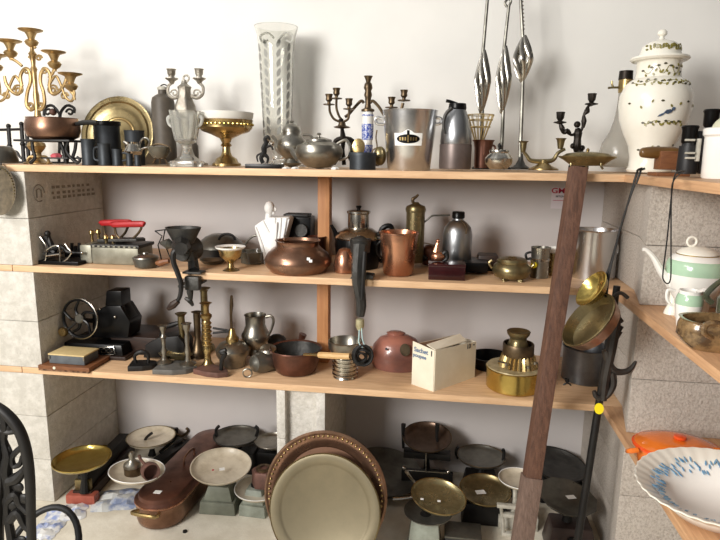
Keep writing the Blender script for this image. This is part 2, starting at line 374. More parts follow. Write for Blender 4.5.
# copper pot on wrought iron warmer
t = T('pot_warmer_stand', 'black wrought iron warmer stand under the round copper pan', 'stand', 55, 163, Z1, 2.25)
mm = M(); top = t.h(141)
mm.box((0, 0, top), (54*t.k, .15, .008), bev=.002)
t.part('top_plate', mm, iron)
for lx, sg in ((32, -1), (76, 1)):
    for dy in (-.05, .05):
        t.tube('leg', [(lx, 142, dy), (lx-sg*1, 150, dy), (lx-sg*3, 158, dy), (lx+sg*2, 163, dy)], 1.5, iron)
t.tube('leg_scroll', [(68, 142), (66, 150), (71, 158), (77, 163), (80, 160), (77, 157)], 1.3, iron, dy=-.06)
t.tube('leg_scroll', [(60, 142), (63, 150), (66, 162)], 1.6, iron, dy=-.03)
t.tube('leg_scroll', [(66, 142), (67, 152), (66, 163)], 2.4, iron, dy=0)
mm = M(); mm.box((t.p(62, 158).x, 0, t.h(158)), (26*t.k, .1, .006), bev=.001); t.part('burner_tray', mm, iron)
t = T('burner_cloth', 'small pink cloth bundle on the warmer stand tray', 'cloth', 57, 158.5, None, 2.25)
t.lathe('cloth', [(0, 158), (4.5, 157.6), (5, 155.5), (3, 153.5), (0, 153)], pink, nw=5, wob=.1)
stz = T('copper_pan', 'round copper pan with dark handle on the iron warmer stand', 'pan', 54, 140.6, None, 2.25)
stz.lathe('body', [(0, 140), (16, 140), (21.5, 137), (23.5, 131), (23.2, 124), (21.5, 118.5), (22.3, 118), (20.5, 118.4), (21.8, 125), (21, 134), (0, 137)], copper, seg=40)
stz.tube('handle', [(76, 124), (84, 122.5), (97, 122.5)], [1.8, 2.2, 2.2], iron)
t = T('scroll_trivet', 'black wrought iron scroll ornament behind the copper pan', 'ornament', 59, 163, Z1, 2.53)
t.tube('scroll', [(44, 116), (45, 108), (52, 105.5), (58, 112), (60, 120), (59, 163)], 1.3, iron)
t.tube('scroll', [(74, 113), (74, 108), (67, 105.5), (61, 112), (60, 120)], 1.3, iron)
t.tube('scroll', scroll(48, 112.5, 4, 0, 1.0, 1), 1.0, iron, smooth=2); t.tube('scroll', scroll(70, 112.5, 4, 0, 1.0, -1), 1.0, iron, smooth=2)
mm = M(); mm.ball(t.p(53, 112), 3.2*t.k); t.part('knob', mm, rust)
mm = M(); mm.box((0, 0, .004), (.14, .05, .008), bev=.002); t.part('foot_plate', mm, iron)
# black iron rack and dark pot at far left
t = T('iron_rack', 'black iron rack of upright bars with crossbar at the far left', 'rack', 17, 163, Z1, 2.5)
for x, y0 in ((8.5, 124), (21.5, 122), (26.5, 125)):
    mm = M(); t.tube('', [(x, y0+3), (x+2.5, 163)], 1.7, None, m=mm); mm.ball(t.p(x, y0+2), 2.1*t.k); mm.ball(t.p(x+1.2, y0+22), 2.3*t.k); t.part('upright', mm, iron)
t.tube('crossbar', [(-8, 130), (12, 129.5), (31, 129)], 1.2, iron)
t.tube('lower_scroll', [(12, 151), (17, 152), (21, 158), (30, 160), (33, 154)], 1.1, iron)
mm = M(); mm.box((0, 0, .004), (32*t.k, .07, .008), bev=.002); t.part('foot_bar', mm, iron)
t = T('metal_pot', 'dark green metal pot cut off by the left edge on the top shelf', 'pot', 0, 163, Z1, 2.24)
t.lathe('body', [(0, 163), (15, 163), (15.5, 160), (14, 152), (11, 147), (9, 146), (0, 145.5)], pewter_dark)
# leaning brass charger
t = T('brass_charger', 'large round aged brass charger leaning on the wall behind grey cups', 'plate', 117, 164, Z1, 2.6)
ax = Vector((0, -1, .2)).normalized(); c = t.p(118, 135, 0)
mm = M(); k = t.k; mm.lathe([(0, 0), (21*k, 0), (24*k, .004), (27*k, .009), (31*k, .007), (34*k, .011), (35.5*k, .010), (35*k, .004), (25*k, -.003), (0, -.006)], c, seg=56, axis=ax)
t.part('dish', mm, brass_dark)
mm = M(); mm.lathe([(14*k, .001), (15*k, .004), (16*k, .004), (17*k, .001)], c, seg=56, axis=ax); mm.lathe([(29.5*k, .008), (30.5*k, .012), (31.5*k, .008)], c, seg=56, axis=ax); t.part('raised_ring', mm, brass)
# grey measures
def measure(x, r, yt, Y, lab, hnd=None, m=slate):
    t = T('tankard', lab, 'cup', x, 164, Z1, Y, group=None)
    b = t.by
    t.lathe('body', [(0, b), (r*.98, b), (r, b-1), (r*.93, b-3), (r*.92, yt+2), (r, yt), (r*.86, yt+.2), (r*.84, b-2), (0, b-2)], m)
    if hnd: t.tube('handle', [(x+hnd*r*.9, yt+4), (x+hnd*(r+5), yt+5), (x+hnd*(r+5), b-7), (x+hnd*r*.9, b-5)], 1.0, m)
measure(90, 7, 139, 2.22, 'tallest small grey metal cup, standing at front left of the brass charger')
measure(105.5, 6.2, 143.5, 2.21, 'grey metal cup with a handle, second from the left of the small cups', -1)
measure(118, 4.9, 149, 2.22, 'grey metal cup third from the left, beside two tiny measures', 1)
measure(130, 3.4, 153.5, 2.21, 'tiny grey measure, left one of two in front of the creamer')
measure(138, 3.1, 155, 2.2, 'tiny grey measure, right one of two in front of the creamer')
t = T('metal_canister', 'wide dark grey open canister standing behind the small cups', 'canister', 109, 164, Z1, 2.42)
t.lathe('body', [(0, 165), (11.5, 165), (11.5, 124), (12.5, 121.5), (11.5, 121.3), (10.8, 124), (10.8, 162), (0, 162)], slate)
t.lathe('rim_band', [(11.6, 126), (12.7, 125.5), (12.9, 122), (11.6, 121.6)], black)
t.tube('handle', [(98, 123), (88, 122.8), (78, 123.5)], 1.7, iron)
t = T('metal_canister', 'narrower dark grey open canister in front of the charger, behind the creamer', 'canister', 136, 164, Z1, 2.42)
t.lathe('body', [(0, 165), (8.5, 165), (8.8, 132), (9.3, 130.5), (8.4, 130.5), (8, 133), (8, 162), (0, 162)], slate)
mm = M(); mm.box((t.p(114, 145).x, -.14, t.h(145)), (.02, .001, .022))
# creamer
t = T('creamer', 'small silver creamer with looping handle beside the brass charger', 'creamer', 134, 164, Z1, 2.3)
t.lathe('body', [(0, 165), (5, 165), (5, 163.5), (2, 161), (3, 158), (7, 155), (8.5, 151.5), (6.5, 147.5), (4.5, 144), (5, 142), (4, 142), (4, 146), (0, 150)], silver)
t.tube('handle', [(139, 149), (141, 141), (145, 138), (149, 141), (148, 147), (143, 148.5), (140, 152)], 1.0, silver, smooth=5)
t.tube('spout', [(130, 146), (126, 143.5), (123.5, 141.5)], [2.5, 1.6, 1], silver)
t = T('glass_bowl', 'small smoky brown glass bowl on a wire foot beside the grey bottle', 'bowl', 160, 164, Z1, 2.25)
t.lathe('bowl', [(0, 159), (6, 158), (9.5, 153), (10.5, 147), (9.8, 146.6), (8.6, 153), (5, 156.6), (0, 157)], mirror_grey)
for x in (154, 160, 166): t.tube('leg', [(160+(x-160)*.6, 157.5), (x, 160.5), (160+(x-160)*1.2, 164)], .8, bronze)
t.tube('handle', [(149.5, 147), (158, 144), (169, 147), (171, 152)], .8, bronze)
# stoneware bottle
t = T('stoneware_bottle', 'tall dark brown stoneware bottle with swing stopper, top shelf', 'bottle', 164, 163, Z1, 2.52, xm=125)
t.lathe('body', [(0, 164), (10, 164), (10.5, 161), (10.5, 103), (9.5, 98), (6.5, 95.5), (4, 94), (3.8, 89), (0, 89)], stone)
t.lathe('stopper', [(0, 90), (4.3, 90), (4.6, 88), (3, 86.5), (0, 86)], paint_white)
t.tube('wire_bail', [(160, 93), (160, 87), (164, 84.5), (168, 87), (168, 93)], .6, iron)
# pewter two-light candelabrum behind the glass urn
t = T('candelabra', 'pale pewter two-light candelabra with ring finial behind the pressed glass urn', 'candelabra', 185.5, 164, Z1, 2.42, xm=115)
t.lathe('base', [(0, 165), (19, 165), (19, 163), (12, 160), (7, 156), (5, 150), (4, 140), (6, 130), (7, 118), (0, 116)], pewter_pale)
t.lathe('stem', [(0, 118), (8, 116), (10, 112), (9.5, 106), (6, 97), (5.5, 90), (6.5, 87), (3, 84), (2, 80), (0, 80)], pewter_pale, nw=6, wob=.06)
t.tube('finial_ring', [(186.5, 82), (183.5, 79), (184.5, 76), (187.5, 75.5), (189, 78.5)], .9, pewter_pale, closed=True)
for sg in (-1, 1):
    cx = 185.5+sg*14.3
    t.tube('arm', [(185.5+sg*6, 96), (185.5+sg*12, 98), (185.5+sg*17, 94), (185.5+sg*17.5, 87), (185.5+sg*14.5, 83.5)], [1.8, 1.6, 1.6, 1.5, 1.3], pewter_pale)
    t.tube('arm_scroll', scroll(185.5+sg*11, 93, 4, 0, 1.1, sg), .8, pewter_pale, smooth=2)
    t.lathe('candle_cup', [(0, 84.5), (1.6, 84), (3, 81), (6, 78.8), (5.8, 78), (3, 78), (2.6, 76), (3.6, 74), (3.8, 70), (4.6, 69), (3.4, 69.4), (3, 73), (0, 74)], pewter_pale, x=cx-(.5 if sg > 0 else -.5))
# pressed glass urn
urn_glass = mat('pressed_glass', (236, 236, 230), 0, .12, trans=.85)
t = T('glass_urn', 'pressed clear glass urn on a square foot in front of the pale candelabra', 'urn', 186, 164.5, Z1, 2.24, xm=138)
t.lathe('bowl', [(0, 145), (6, 144), (10, 141), (12.5, 130), (14.3, 113), (14.8, 111), (13.6, 111), (12.8, 116), (11.2, 130), (8.5, 139), (0, 141.5)], urn_glass, nw=8, wob=.05, seg=64)
t.lathe('stem', [(0, 161), (6, 160.5), (7, 158), (3.4, 154), (2.8, 149), (5, 146), (5, 145), (0, 144.5)], urn_glass)
mm = M(); mm.box((0, 0, .012), (24*t.k, 24*t.k, .024), bev=.004); t.part('foot', mm, urn_glass)
for sg in (-1, 1): t.tube('side_mask', [(185+sg*13.5, 116), (185+sg*17, 118), (185+sg*16, 124), (185+sg*12.5, 127)], [1.4, 1.8, 1.5, 1.2], frosted)
t = T('brown_jar', 'dark brown jar half hidden behind the pressed glass urn', 'jar', 191, 163, Z1, 2.52)
t.lathe('body', [(0, 164), (7, 164), (7.4, 160), (7.4, 146), (6, 143), (0, 142)], stone)
# compote
t = T('compote', 'brass footed compote with pierced rim and white glass liner', 'compote', 226, 165, Z1, 2.36, xm=138)
t.lathe('foot', [(0, 166), (13.5, 166), (13.5, 163.5), (11, 162), (9.5, 158.5), (5.5, 156), (4, 152), (3.6, 147), (5.4, 145.5), (3.8, 143), (6, 138), (0, 137)], brass)
b_ = t.lathe('bowl', [(0, 139), (6, 138.5), (14, 134.5), (22, 131.5), (25, 128), (25.3, 121), (26, 120), (24.6, 120), (24, 127), (12, 132.5), (0, 134)], brass, seg=48)
mm = M()
for i in range(40):
    a = 2*PI*i/40; mm.ball((math.cos(a)*25.4*t.k, math.sin(a)*25.4*t.k, t.h(124.5)), 1.2*t.k, seg=6)
t.part('pierced_band', mm, brass_bright, parent=b_)
t.lathe('glass_liner', [(22, 124), (24, 121.5), (26, 117), (26.4, 112.5), (25.4, 112.3), (24.6, 117), (22.6, 121), (21, 124)], wax, seg=48)
# tall engraved vase
t = T('glass_vase', 'tall clear glass vase engraved with leaf sprays, centre left of top shelf', 'vase', 277, 164, Z1, 2.52, xm=90)
v_ = t.lathe('vessel', [(0, 166), (15, 166), (15, 164), (6, 160), (4.5, 154), (8, 146), (12.5, 138), (14, 120), (15, 90), (16, 55), (18, 36), (20.5, 27), (19.6, 27), (16.8, 36), (14.9, 55), (13.8, 90), (12.8, 120), (11.4, 136), (6, 144), (0, 147)], glass, seg=48)
def leaf(mm, c, d, ln, wd, n):
    d = d.normalized(); s2 = n.cross(d).normalized()
    P = [c-d*ln/2, c-d*ln*.15+s2*wd/2, c+d*ln*.25+s2*wd*.4, c+d*ln/2, c+d*ln*.25-s2*wd*.4, c-d*ln*.15-s2*wd/2]
    mm.prism([p+n*.0008 for p in P], n*.0016)
engr = mat('matt_engraving', (150, 150, 144), 0, .7)
for sg in (-1, 1):
    mm = M()
    for i in range(10):
        y = 134-i*9.4; h = t.h(y); rr = (12.9+(134-y)*.038)*t.k
        for a in (58, 22):
            th = math.radians(-90+sg*a); n = Vector((math.cos(th), math.sin(th), 0)); tg = Vector((-n.y, n.x, 0))*sg
            leaf(mm, Vector((n.x*rr*1.01, n.y*rr*1.01, h+(0 if a > 30 else .012))), Vector((tg.x*.35, tg.y*.35, 1)), 9*t.k, 3.8*t.k, n)
    t.part('engraved_leaf_spray', mm, engr, parent=v_)
mm = M()
for sg, cx in ((-1, 268), (1, 286)):
    t.tube('', [(277+sg*3, 38, -.06), (277+sg*9, 33, -.06), (277+sg*16, 36, -.05), (277+sg*14, 42, -.055), (277+sg*9, 40, -.06)], .9, None, m=mm)
t.part('engraved_crest', mm, frosted, parent=v_)
# statuette
t = T('statuette', 'small black rearing horse statuette on a black slab before the tall vase', 'statuette', 265, 165.5, Z1, 2.22)
mm = M(); mm.box((0, 0, .008), (35*t.k, .06, .016), bev=.002); t.part('slab', mm, black)
mm = M(); t.tube('', [(263, 163), (261, 158), (264, 153), (264, 148), (266, 143), (265, 139), (268, 137), (270, 140)], [2.2, 2, 2.6, 2.8, 2.2, 1.8, 1.8, 1], None, m=mm)
t.tube('', [(264, 154), (268, 158), (267, 163)], [2.2, 1.4, .9], None, m=mm); t.tube('', [(266, 147), (271, 146), (273, 150)], [1.6, 1.1, .8], None, m=mm)
t.tube('', [(262, 153), (257, 156), (258, 162)], [1, .9, .7], None, m=mm)
t.part('figure', mm, iron)
# pewter teapots
def teapot(lab, x, Y, body, lid, spout, hnd, knob, m):
    t = T('teapot', lab, 'teapot', x, 165, Z1, Y)
    t.lathe('body', [(0, t.by)]+body+[(0, body[-1][1])], m, seg=40)
    l = t.lathe('lid', lid, m); t.lathe('knob', knob, m, parent=l)
    t.tube('spout', spout[0], spout[1], m); t.tube('handle', hnd[0], hnd[1], m)
teapot('tall pewter teapot with domed lid behind the squat one', 292, 2.38, [(8, 165), (9, 163), (7, 159), (12, 154), (15, 147), (14, 141), (10, 137), (8.5, 134), (9, 131)],
       [(0, 131), (9, 131), (8.5, 128), (6, 125), (3, 124), (0, 124)], ([(282, 152), (277, 148), (276, 141), (272, 136)], [3.4, 2.8, 2, 1.6]), ([(303, 135), (311, 136), (314, 146), (305, 155)], 1.2),
       [(0, 124.5), (1.2, 124), (1, 123), (2.6, 121.8), (1.5, 120.6), (0, 120.4)], pewter)
teapot('squat round pewter teapot with low lid on the top shelf', 319, 2.27, [(12, 167), (13, 166), (18, 162), (22, 157), (23.5, 151), (21.5, 145.5), (15, 142.5), (12.5, 141.5)],
       [(0, 141.5), (12.6, 141.5), (12.2, 139.5), (8, 138), (3, 136.8), (0, 136.8)], ([(299, 158), (294, 153), (291, 149), (286, 147)], [4.4, 3.2, 2.4, 1.9]), ([(337, 144), (346, 140), (350, 148), (347, 157), (339, 160)], 1.4),
       [(0, 137), (1.3, 137), (1, 135.4), (2.6, 134.2), (1.6, 132.8), (0, 132.5)], pewter)
for x, lab in ((286, 'small white shell fragment at the front left of the squat teapot'), (295, 'small white shell fragment under the spout of the squat teapot'), (335, 'small white shell fragment right of the squat teapot')):
    t = T('shell', lab, 'shell', x, 168, Z1, 2.175); t.lathe('shell', [(0, 170), (3.5, 169.6), (4, 168.4), (2, 167), (0, 166.8)], plaster, nw=5, wob=.15)
# dark three-light candelabra with scroll foot
t = T('candelabra', 'dark bronze three-light candelabra on scroll feet left of the porcelain stemmed one', 'candelabra', 344, 165, Z1, 2.42)
t.tube('stem', [(344, 165), (343, 150), (343, 138), (342, 128), (341, 119)], [2.2, 1.6, 3, 1.6, 2.4], bronze_dark)
t.lathe('collar', [(0, 129), (7, 128), (8.5, 127), (4, 125.5), (3, 122), (0, 121)], bronze, x=342)
for a in ([(343, 139), (336, 141), (334, 150), (330, 158), (336, 164)], [(344, 139), (352, 141), (353, 151), (350, 158), (356, 165)]):
    t.tube('scroll_foot', a, [3, 2.6, 2.6, 2.2, 1.5], bronze_dark)
for i, (cx, cy) in enumerate(((329, 94), (336.5, 88), (349, 98.5))):
    arm = {0: [(341, 122), (334, 119), (330, 112), (329.5, 105)], 1: [(342, 120), (339, 116), (336.5, 108), (336.5, 99)], 2: [(343, 122), (348, 119), (349, 113), (349, 108)]}[i]
    t.tube('arm', arm, 1.2, bronze)
    t.lathe('candle_cup', [(0, cy+12), (1, cy+11.6), (5.4, cy+11), (5.6, cy+10), (1.8, cy+9.6), (1.6, cy+8), (3.2, cy+6), (3, cy+3), (3.8, cy), (2.8, cy+.2), (2, cy+5), (0, cy+5.4)], bronze, x=cx)
# porcelain-stem candelabra
t = T('candelabra', 'bronze candelabra with a blue and white porcelain stem beside the ice bucket', 'candelabra', 367, 165, Z1, 2.46)
t.lathe('base', [(0, 166), (12, 166), (12, 163), (7, 160), (6, 156), (0, 155)], bronze)
t.lathe('porcelain_stem', [(0, 157), (5.6, 157), (5.2, 150), (4.8, 140), (5.6, 130), (5.8, 120), (5.2, 112), (0, 111)], white_cer)
mm = M(); t.lathe('', [(5.5, 139), (5.75, 133), (5.95, 126), (5.8, 124), (5.3, 140)], None, m=mm); t.lathe('', [(5.5, 152), (5.2, 146), (5.3, 145), (5.8, 153)], None, m=mm)
t.lathe('', [(5.4, 116.5), (5.9, 116), (5.8, 114.6), (5.2, 114.6)], None, m=mm)
t.part('blue_flower_band', mm, blue_glaze, parent=1)
t.lathe('stem_top', [(0, 112), (6.4, 111.5), (6.4, 109.5), (3.4, 108), (2.6, 104), (3, 98), (4, 95), (3, 91), (4.3, 88), (3.6, 84), (2.2, 82), (3, 79), (4.4, 76), (3.2, 76.2), (2.2, 79), (0, 80)], bronze)
for sg in (-1, 1):
    t.tube('arm', [(367+sg*3, 103), (367+sg*6, 101), (367+sg*12, 107), (367+sg*18, 116), (367+sg*25, 119), (367+sg*33, 113), (367+sg*36, 103)] if sg > 0 else [(364, 103), (361, 101), (355, 107), (349, 114), (345, 117)], 1.5, bronze)
t.tube('arm', [(385, 116), (389, 112), (391.5, 105)], 1.2, bronze)
for cx, cy in ((391.5, 97), (404, 90)):
    t.lathe('candle_cup', [(0, cy+12), (1, cy+11.6), (6, cy+11), (6.2, cy+10), (1.8, cy+9.6), (1.6, cy+8), (3.2, cy+6), (3, cy+3), (3.8, cy), (2.8, cy+.2), (2, cy+5), (0, cy+5.4)], bronze, x=cx)
t = T('round_tin', 'dark blue grey round tin in front of the porcelain stemmed candelabra', 'tin', 362.5, 167, Z1, 2.25)
t.lathe('body', [(0, t.by), (13, t.by), (13, 155), (0, 155)], slate)
t.lathe('lid', [(0, 152.2), (13.6, 152.4), (14, 153), (13.9, 156), (13.2, 156)], slate)
t = T('brass_medallion', 'small oval brass medallion box behind the round dark tin', 'box', 358.5, 164, Z1, 2.36)
mm = M(); mm.lathe([(0, -.006), (6*t.k, -.006), (6.5*t.k, 0), (6*t.k, .006), (4*t.k, .008), (0, .008)], t.p(358.5, 147), axis=(0, -1, .1), sy=1.3); t.part('medallion', mm, brass)
mm = M(); mm.box((0, 0, t.h(158)), (10*t.k, .03, t.h(155)-t.h(165.5)), bev=.002); t.part('body', mm, brass_dark)
t = T('brass_bell', 'round brass hand bell with curled wire beside the ice bucket', 'bell', 380, 165, Z1, 2.33)
mm = M(); mm.ball(t.p(380, 156), 7.5*t.k, seg=24, sc=(.85, .6, 1.25)); t.part('body', mm, brass_dark)
t.tube('wire', [(371, 156), (373, 150), (377, 147), (376, 138), (377, 130)], .7, bronze)
# ice bucket
t = T('ice_bucket', 'polished steel ice bucket with two side handles and an oval plaque', 'bucket', 409.5, 168, Z1, 2.3, xm=140)
t.lathe('body', [(0, 171), (20.5, 171), (21.2, 169), (26.8, 113), (27.4, 110.6), (26.3, 110.6), (20, 166), (0, 166)], steel, seg=56)
for sg in (-1, 1):
    mm = M(); t.tube('', [(408.5+sg*24, 124), (408.5+sg*31, 123.5), (408.5+sg*33, 119.5), (408.5+sg*30, 117.5), (408.5+sg*26, 119)], 1.6, None, m=mm); t.part('handle', mm, steel)
mm = M(); a0 = math.radians(-90)
def onb(u, y, e=0):
    r = (20.7+(170-y)*.1025)*t.k+.0012+e; a = a0+u/23.0
    return Vector((math.cos(a)*r, math.sin(a)*r, t.h(y)))
def patch(mm, top, bot, u0, u1, e, th=.001, n=16):   # a plaque curved round the bucket
    V = []; F = []
    for i in range(n+1):
        u = u0+(u1-u0)*i/n
        V += [onb(u, top(u), e), onb(u, bot(u), e), onb(u, bot(u), e+th), onb(u, top(u), e+th)]
    for i in range(n):
        a, b = 4*i, 4*i+4
        for j in range(4): F.append((a+j, a+(j+1) % 4, b+(j+1) % 4, b+j))
    F += [(0, 1, 2, 3), (4*n, 4*n+3, 4*n+2, 4*n+1)]
    mm.add(V, F)
patch(mm, lambda u: 134-3.6*max(0, 1-abs(u)/5)**.6, lambda u: 146, -13, 13, .0003)
p_ = t.part('plaque', mm, label_white)
mm = M(); ov = lambda u: max(0, 1-(u/10.6)**2)**.5
patch(mm, lambda u: 139.6-4.4*ov(u), lambda u: 139.6+4.4*ov(u), -10.6, 10.6, .0016, n=24); patch(mm, lambda u: 131.4, lambda u: 135.6, -1.1, 1.1, .0016, n=2); t.part('oval_badge', mm, black, parent=p_)
mm = M()
for i in range(7):
    u = -7.2+i*2.4; patch(mm, lambda v: 138, lambda v: 141.2, u-.65, u+.65, .0028, n=1)
patch(mm, lambda v: 136, lambda v: 143, -.7, .7, .0029, n=1)
t.part('badge_lettering', mm, brass, parent=p_)
# vacuum jug
t = T('vacuum_jug', 'brushed aluminium vacuum jug with grey band below and black lever lid', 'jug', 456, 167, Z1, 2.3, xm=138)
t.lathe('lower_band', [(0, 169), (15.5, 169), (16, 167), (16, 144.5), (15, 144), (0, 144)], mat('grey_brown_metal', (124, 112, 108), .6, .4, (104, 94, 90), 10))
t.lathe('shell', [(15, 144.4), (15.6, 143), (15.2, 132), (12.5, 120), (9.5, 112), (8.5, 109.5), (0, 109)], alu)
l_ = t.lathe('lid', [(0, 110), (8.6, 110), (9, 108), (8.4, 103.6), (0, 103)], black, x=457.5)
t.tube('lever', [(457, 104), (450, 101.5), (446, 100.8)], 1.6, black, parent=l_)
t.tube('handle', [(452, 108), (446, 114), (443.5, 124), (445, 134)], [2, 1.8, 1.5, 1.2], iron_grey, dy=-.055)
# dark copper cup + wire basket
t = T('copper_beaker', 'dark copper beaker with flared rim holding the gold wire basket', 'beaker', 482, 167, Z1, 2.36)
t.lathe('body', [(0, 168), (8, 168), (8.5, 164), (8.8, 148), (10, 142), (11.2, 140), (10.2, 140), (8, 147), (7.6, 164), (0, 165)], copper_red)
t.tube('handle', [(491, 145), (495, 147), (495, 157), (490, 160)], 1.0, copper_red)
t = T('wire_basket', 'small gold wire basket standing in the dark copper beaker', 'basket', 479, 144, None, 2.37)
for y, r in ((115, 13.5), (120, 12.3), (127, 10.4)):
    mm = M(); mm.tube([(math.cos(2*PI*i/20)*r*t.k, math.sin(2*PI*i/20)*r*t.k, t.h(y)) for i in range(20)], .55*t.k, seg=5, closed=True, smooth=1); t.part('hoop', mm, gold_wire)
mm = M()
for i in range(14):
    a = 2*PI*i/14; mm.tube([(math.cos(a)*13.5*t.k, math.sin(a)*13.5*t.k, t.h(115)), (math.cos(a)*4*t.k, math.sin(a)*4*t.k, t.h(142))], .4*t.k, seg=4, smooth=1)
t.part('spokes', mm, gold_wire)
# sugar bowl
t = T('sugar_bowl', 'small tarnished silver lidded sugar bowl before the tall iron candlesticks', 'bowl', 498, 167, Z1, 2.24)
t.lathe('body', [(0, 169), (9, 169), (9.5, 168), (13.5, 164), (14, 158.5), (11.5, 155), (9.5, 153)], silver)
l_ = t.lathe('lid', [(0, 149.4), (4, 149.4), (9.5, 150), (10, 151.6), (9.5, 153.2), (0, 153.2)], silver)
t.lathe('knob', [(0, 150), (1, 150), (1, 148), (1.9, 146), (1.3, 144), (0, 142.6)], iron, parent=l_)
# three tall hand-forged candlesticks
def tall(lab, base, bulge, top, w, bead=False):
    bx, by = base; t = T('floor_candlestick', lab, 'candlestick', bx, 168, Z1, 2.47, group=None)
    t.lathe('foot', [(0, 169), (9, 169), (9, 167.6), (5, 165), (2.6, 160), (1.7, 154), (0, 154)], iron_grey, nw=4, wob=.06)
    cx, cy, hh = bulge
    t.tube('shaft', [(bx, 157), ((bx*.5+cx*.5), (157+cy+hh)/2), (cx, cy+hh*.7)], [2, 1.9, 1.7], pewter_dark, smooth=6)
    mm = M(); q = t.p(cx, cy)
    for i in range(6):
        a = 2*PI*i/6+.4; P = []; R = []
        for j in range(9):
            u = -1+j/4; rr = w*max(0, 1-abs(u))**.9*t.k+.6*t.k; tw = a+u*.9
            P.append(q+Vector((math.cos(tw)*rr+(bx-cx)*0, math.sin(tw)*rr, -u*hh*t.kv))); R.append((1.1+1.5*(1-u*u))*t.k)
        mm.tube(P, R, seg=7, smooth=2, flat=.6)
    t.part('twisted_cage', mm, silver)
    t.tube('shaft', [(cx, cy-hh*.8), (top[0], top[1])], [1.7, 1.5], pewter_dark)
    if bead:
        mm = M()
        for i in range(16): mm.ball(t.p(top[0]+2.3+(cx-top[0])*i/22, top[1]+i*(cy-hh-top[1])/17), .9*t.k, seg=6)
        t.part('beaded_edge', mm, silver)
    return t
tall('left of three tall forged candlesticks with a twisted cage', (481, 168), (482.5, 82, 30), (490, -30), 6)
t = tall('middle of three tall forged candlesticks with a curl near its top', (501, 168), (503.5, 80, 32), (509, 5), 5.6)
t.tube('curl', [(509, 6), (511, 1), (508, -1), (505, 3), (507, 7)], 1.2, pewter_dark)
tall('right of three tall forged candlesticks with a beaded upper edge', (520, 168), (523, 59, 22), (519, -30), 8, True)
# brass double candle holder
t = T('candle_holder', 'low brass double candle holder shaped like a boat, right of tall candlesticks', 'candle holder', 543, 168, Z1, 2.3)
t.lathe('foot', [(0, 170), (15, 170), (15, 168.6), (9, 166), (4, 163), (3, 160), (0, 160)], brass)
t.tube('arms', [(524, 152), (527, 156), (531, 160.5), (543, 161.5), (553, 160), (558, 153), (565, 149)], [1.6, 1.8, 2.2, 2.6, 2.2, 1.8, 1.6], brass_dark)
t.lathe('candle_cup', [(0, 153), (2.4, 152.6), (3, 149), (3.6, 143), (5.4, 141.4), (4.4, 141.2), (2.4, 145), (0, 147)], brass_dark, x=523)
t.lathe('candle_cup', [(0, 149), (2.6, 148.6), (3.2, 145), (4, 140), (5.6, 138), (4.6, 138), (2.6, 142), (0, 144)], brass_dark, x=560.5)
# cherub candelabra
t = T('candelabra', 'small black bronze cherub candelabra with two uneven lights', 'candelabra', 578, 166, Z1, 2.42)
t.lathe('base', [(0, 168), (10, 168), (10, 166), (6, 162), (4, 156), (3.5, 150), (0, 149)], bronze_dark)
mm = M(); t.tube('', [(577, 152), (577, 146), (577.5, 139), (578, 133), (577.5, 128)], [3, 4.4, 3.6, 4.4, 2], None, m=mm); mm.ball(t.p(577.2, 124.5), 3.4*t.k); mm.ball(t.p(573, 146), 3*t.k); mm.ball(t.p(582, 148), 3*t.k)
t.tube('', [(579, 133), (582, 129), (584, 121)], [1.6, 1.4, 1.2], None, m=mm); t.tube('', [(576, 133), (572, 135), (568, 133)], [1.6, 1.4, 1.2], None, m=mm)
t.part('cherub', mm, bronze_dark)
t.tube('branch', [(570, 134), (567, 131), (564, 133), (562, 128), (560, 123)], [1.8, 2.8, 1.6, 2.8, 1.3], bronze_dark)
t.tube('branch', [(583, 128), (584, 121), (584, 115), (587, 111), (588, 107), (591, 104)], [1.4, 2.8, 1.3, 3, 1.5, 1.4], bronze_dark)
for cx, cy in ((560, 112), (591.5, 93.5)): t.lathe('candle_cup', [(0, cy+13), (2, cy+12), (6, cy+11), (6.3, cy+10), (2, cy+9), (3.6, cy+6), (4, cy+2), (4.4, cy), (3, cy+.4), (0, cy+3)], bronze_dark, x=cx, nw=5, wob=.08)
# oval lidded dish
t = T('oval_dish', 'flat oval brass lidded dish on little feet beside the leaning beam top', 'dish', 586, 168, Z1, 2.27)
t.lathe('body', [(0, 166), (16, 165.6), (24, 160), (29, 157.4), (29.5, 156.2), (25, 157), (0, 159)], brass_dark, sy=.55, seg=40)
l_ = t.lathe('lid', [(0, 151.4), (10, 152), (21, 153.6), (25.5, 156.4), (0, 157)], brass_dark, sy=.55, seg=40)
t.lathe('knob', [(0, 152), (1.2, 152), (1.8, 149.4), (0, 147.6)], brass, parent=l_)
for x, dy in ((571, -.03), (601, -.03), (586, .04)): t.tube('foot', [(x, 163, dy), (x, 166, dy), (x+2, 169, dy)], 1.1, brass_dark)
# oil jar behind vase
t = T('glass_carafe', 'large pale glass carafe with cork cap and tap behind the white lidded vase', 'carafe', 620, 165, Z1, 2.5)
t.lathe('body', [(0, 167), (15, 167), (19, 163), (20.5, 153), (18, 143), (12, 132), (8.5, 120), (7, 108), (6.4, 92), (0, 91)], glass_dusty, x=622)
t.lathe('cap', [(0, 93), (7, 93), (7.6, 87), (7.4, 80), (0, 80)], brass, x=626)
t.lathe('cap', [(0, 80), (7, 80), (6.6, 71), (0, 70)], bronze_dark, x=626)
t.tube('tap', [(622, 87.5), (613, 87.5), (608, 88)], 1.1, brass_dark); t.tube('tap_lever', [(613, 87), (612, 84), (612, 81)], 1.1, brass_dark)
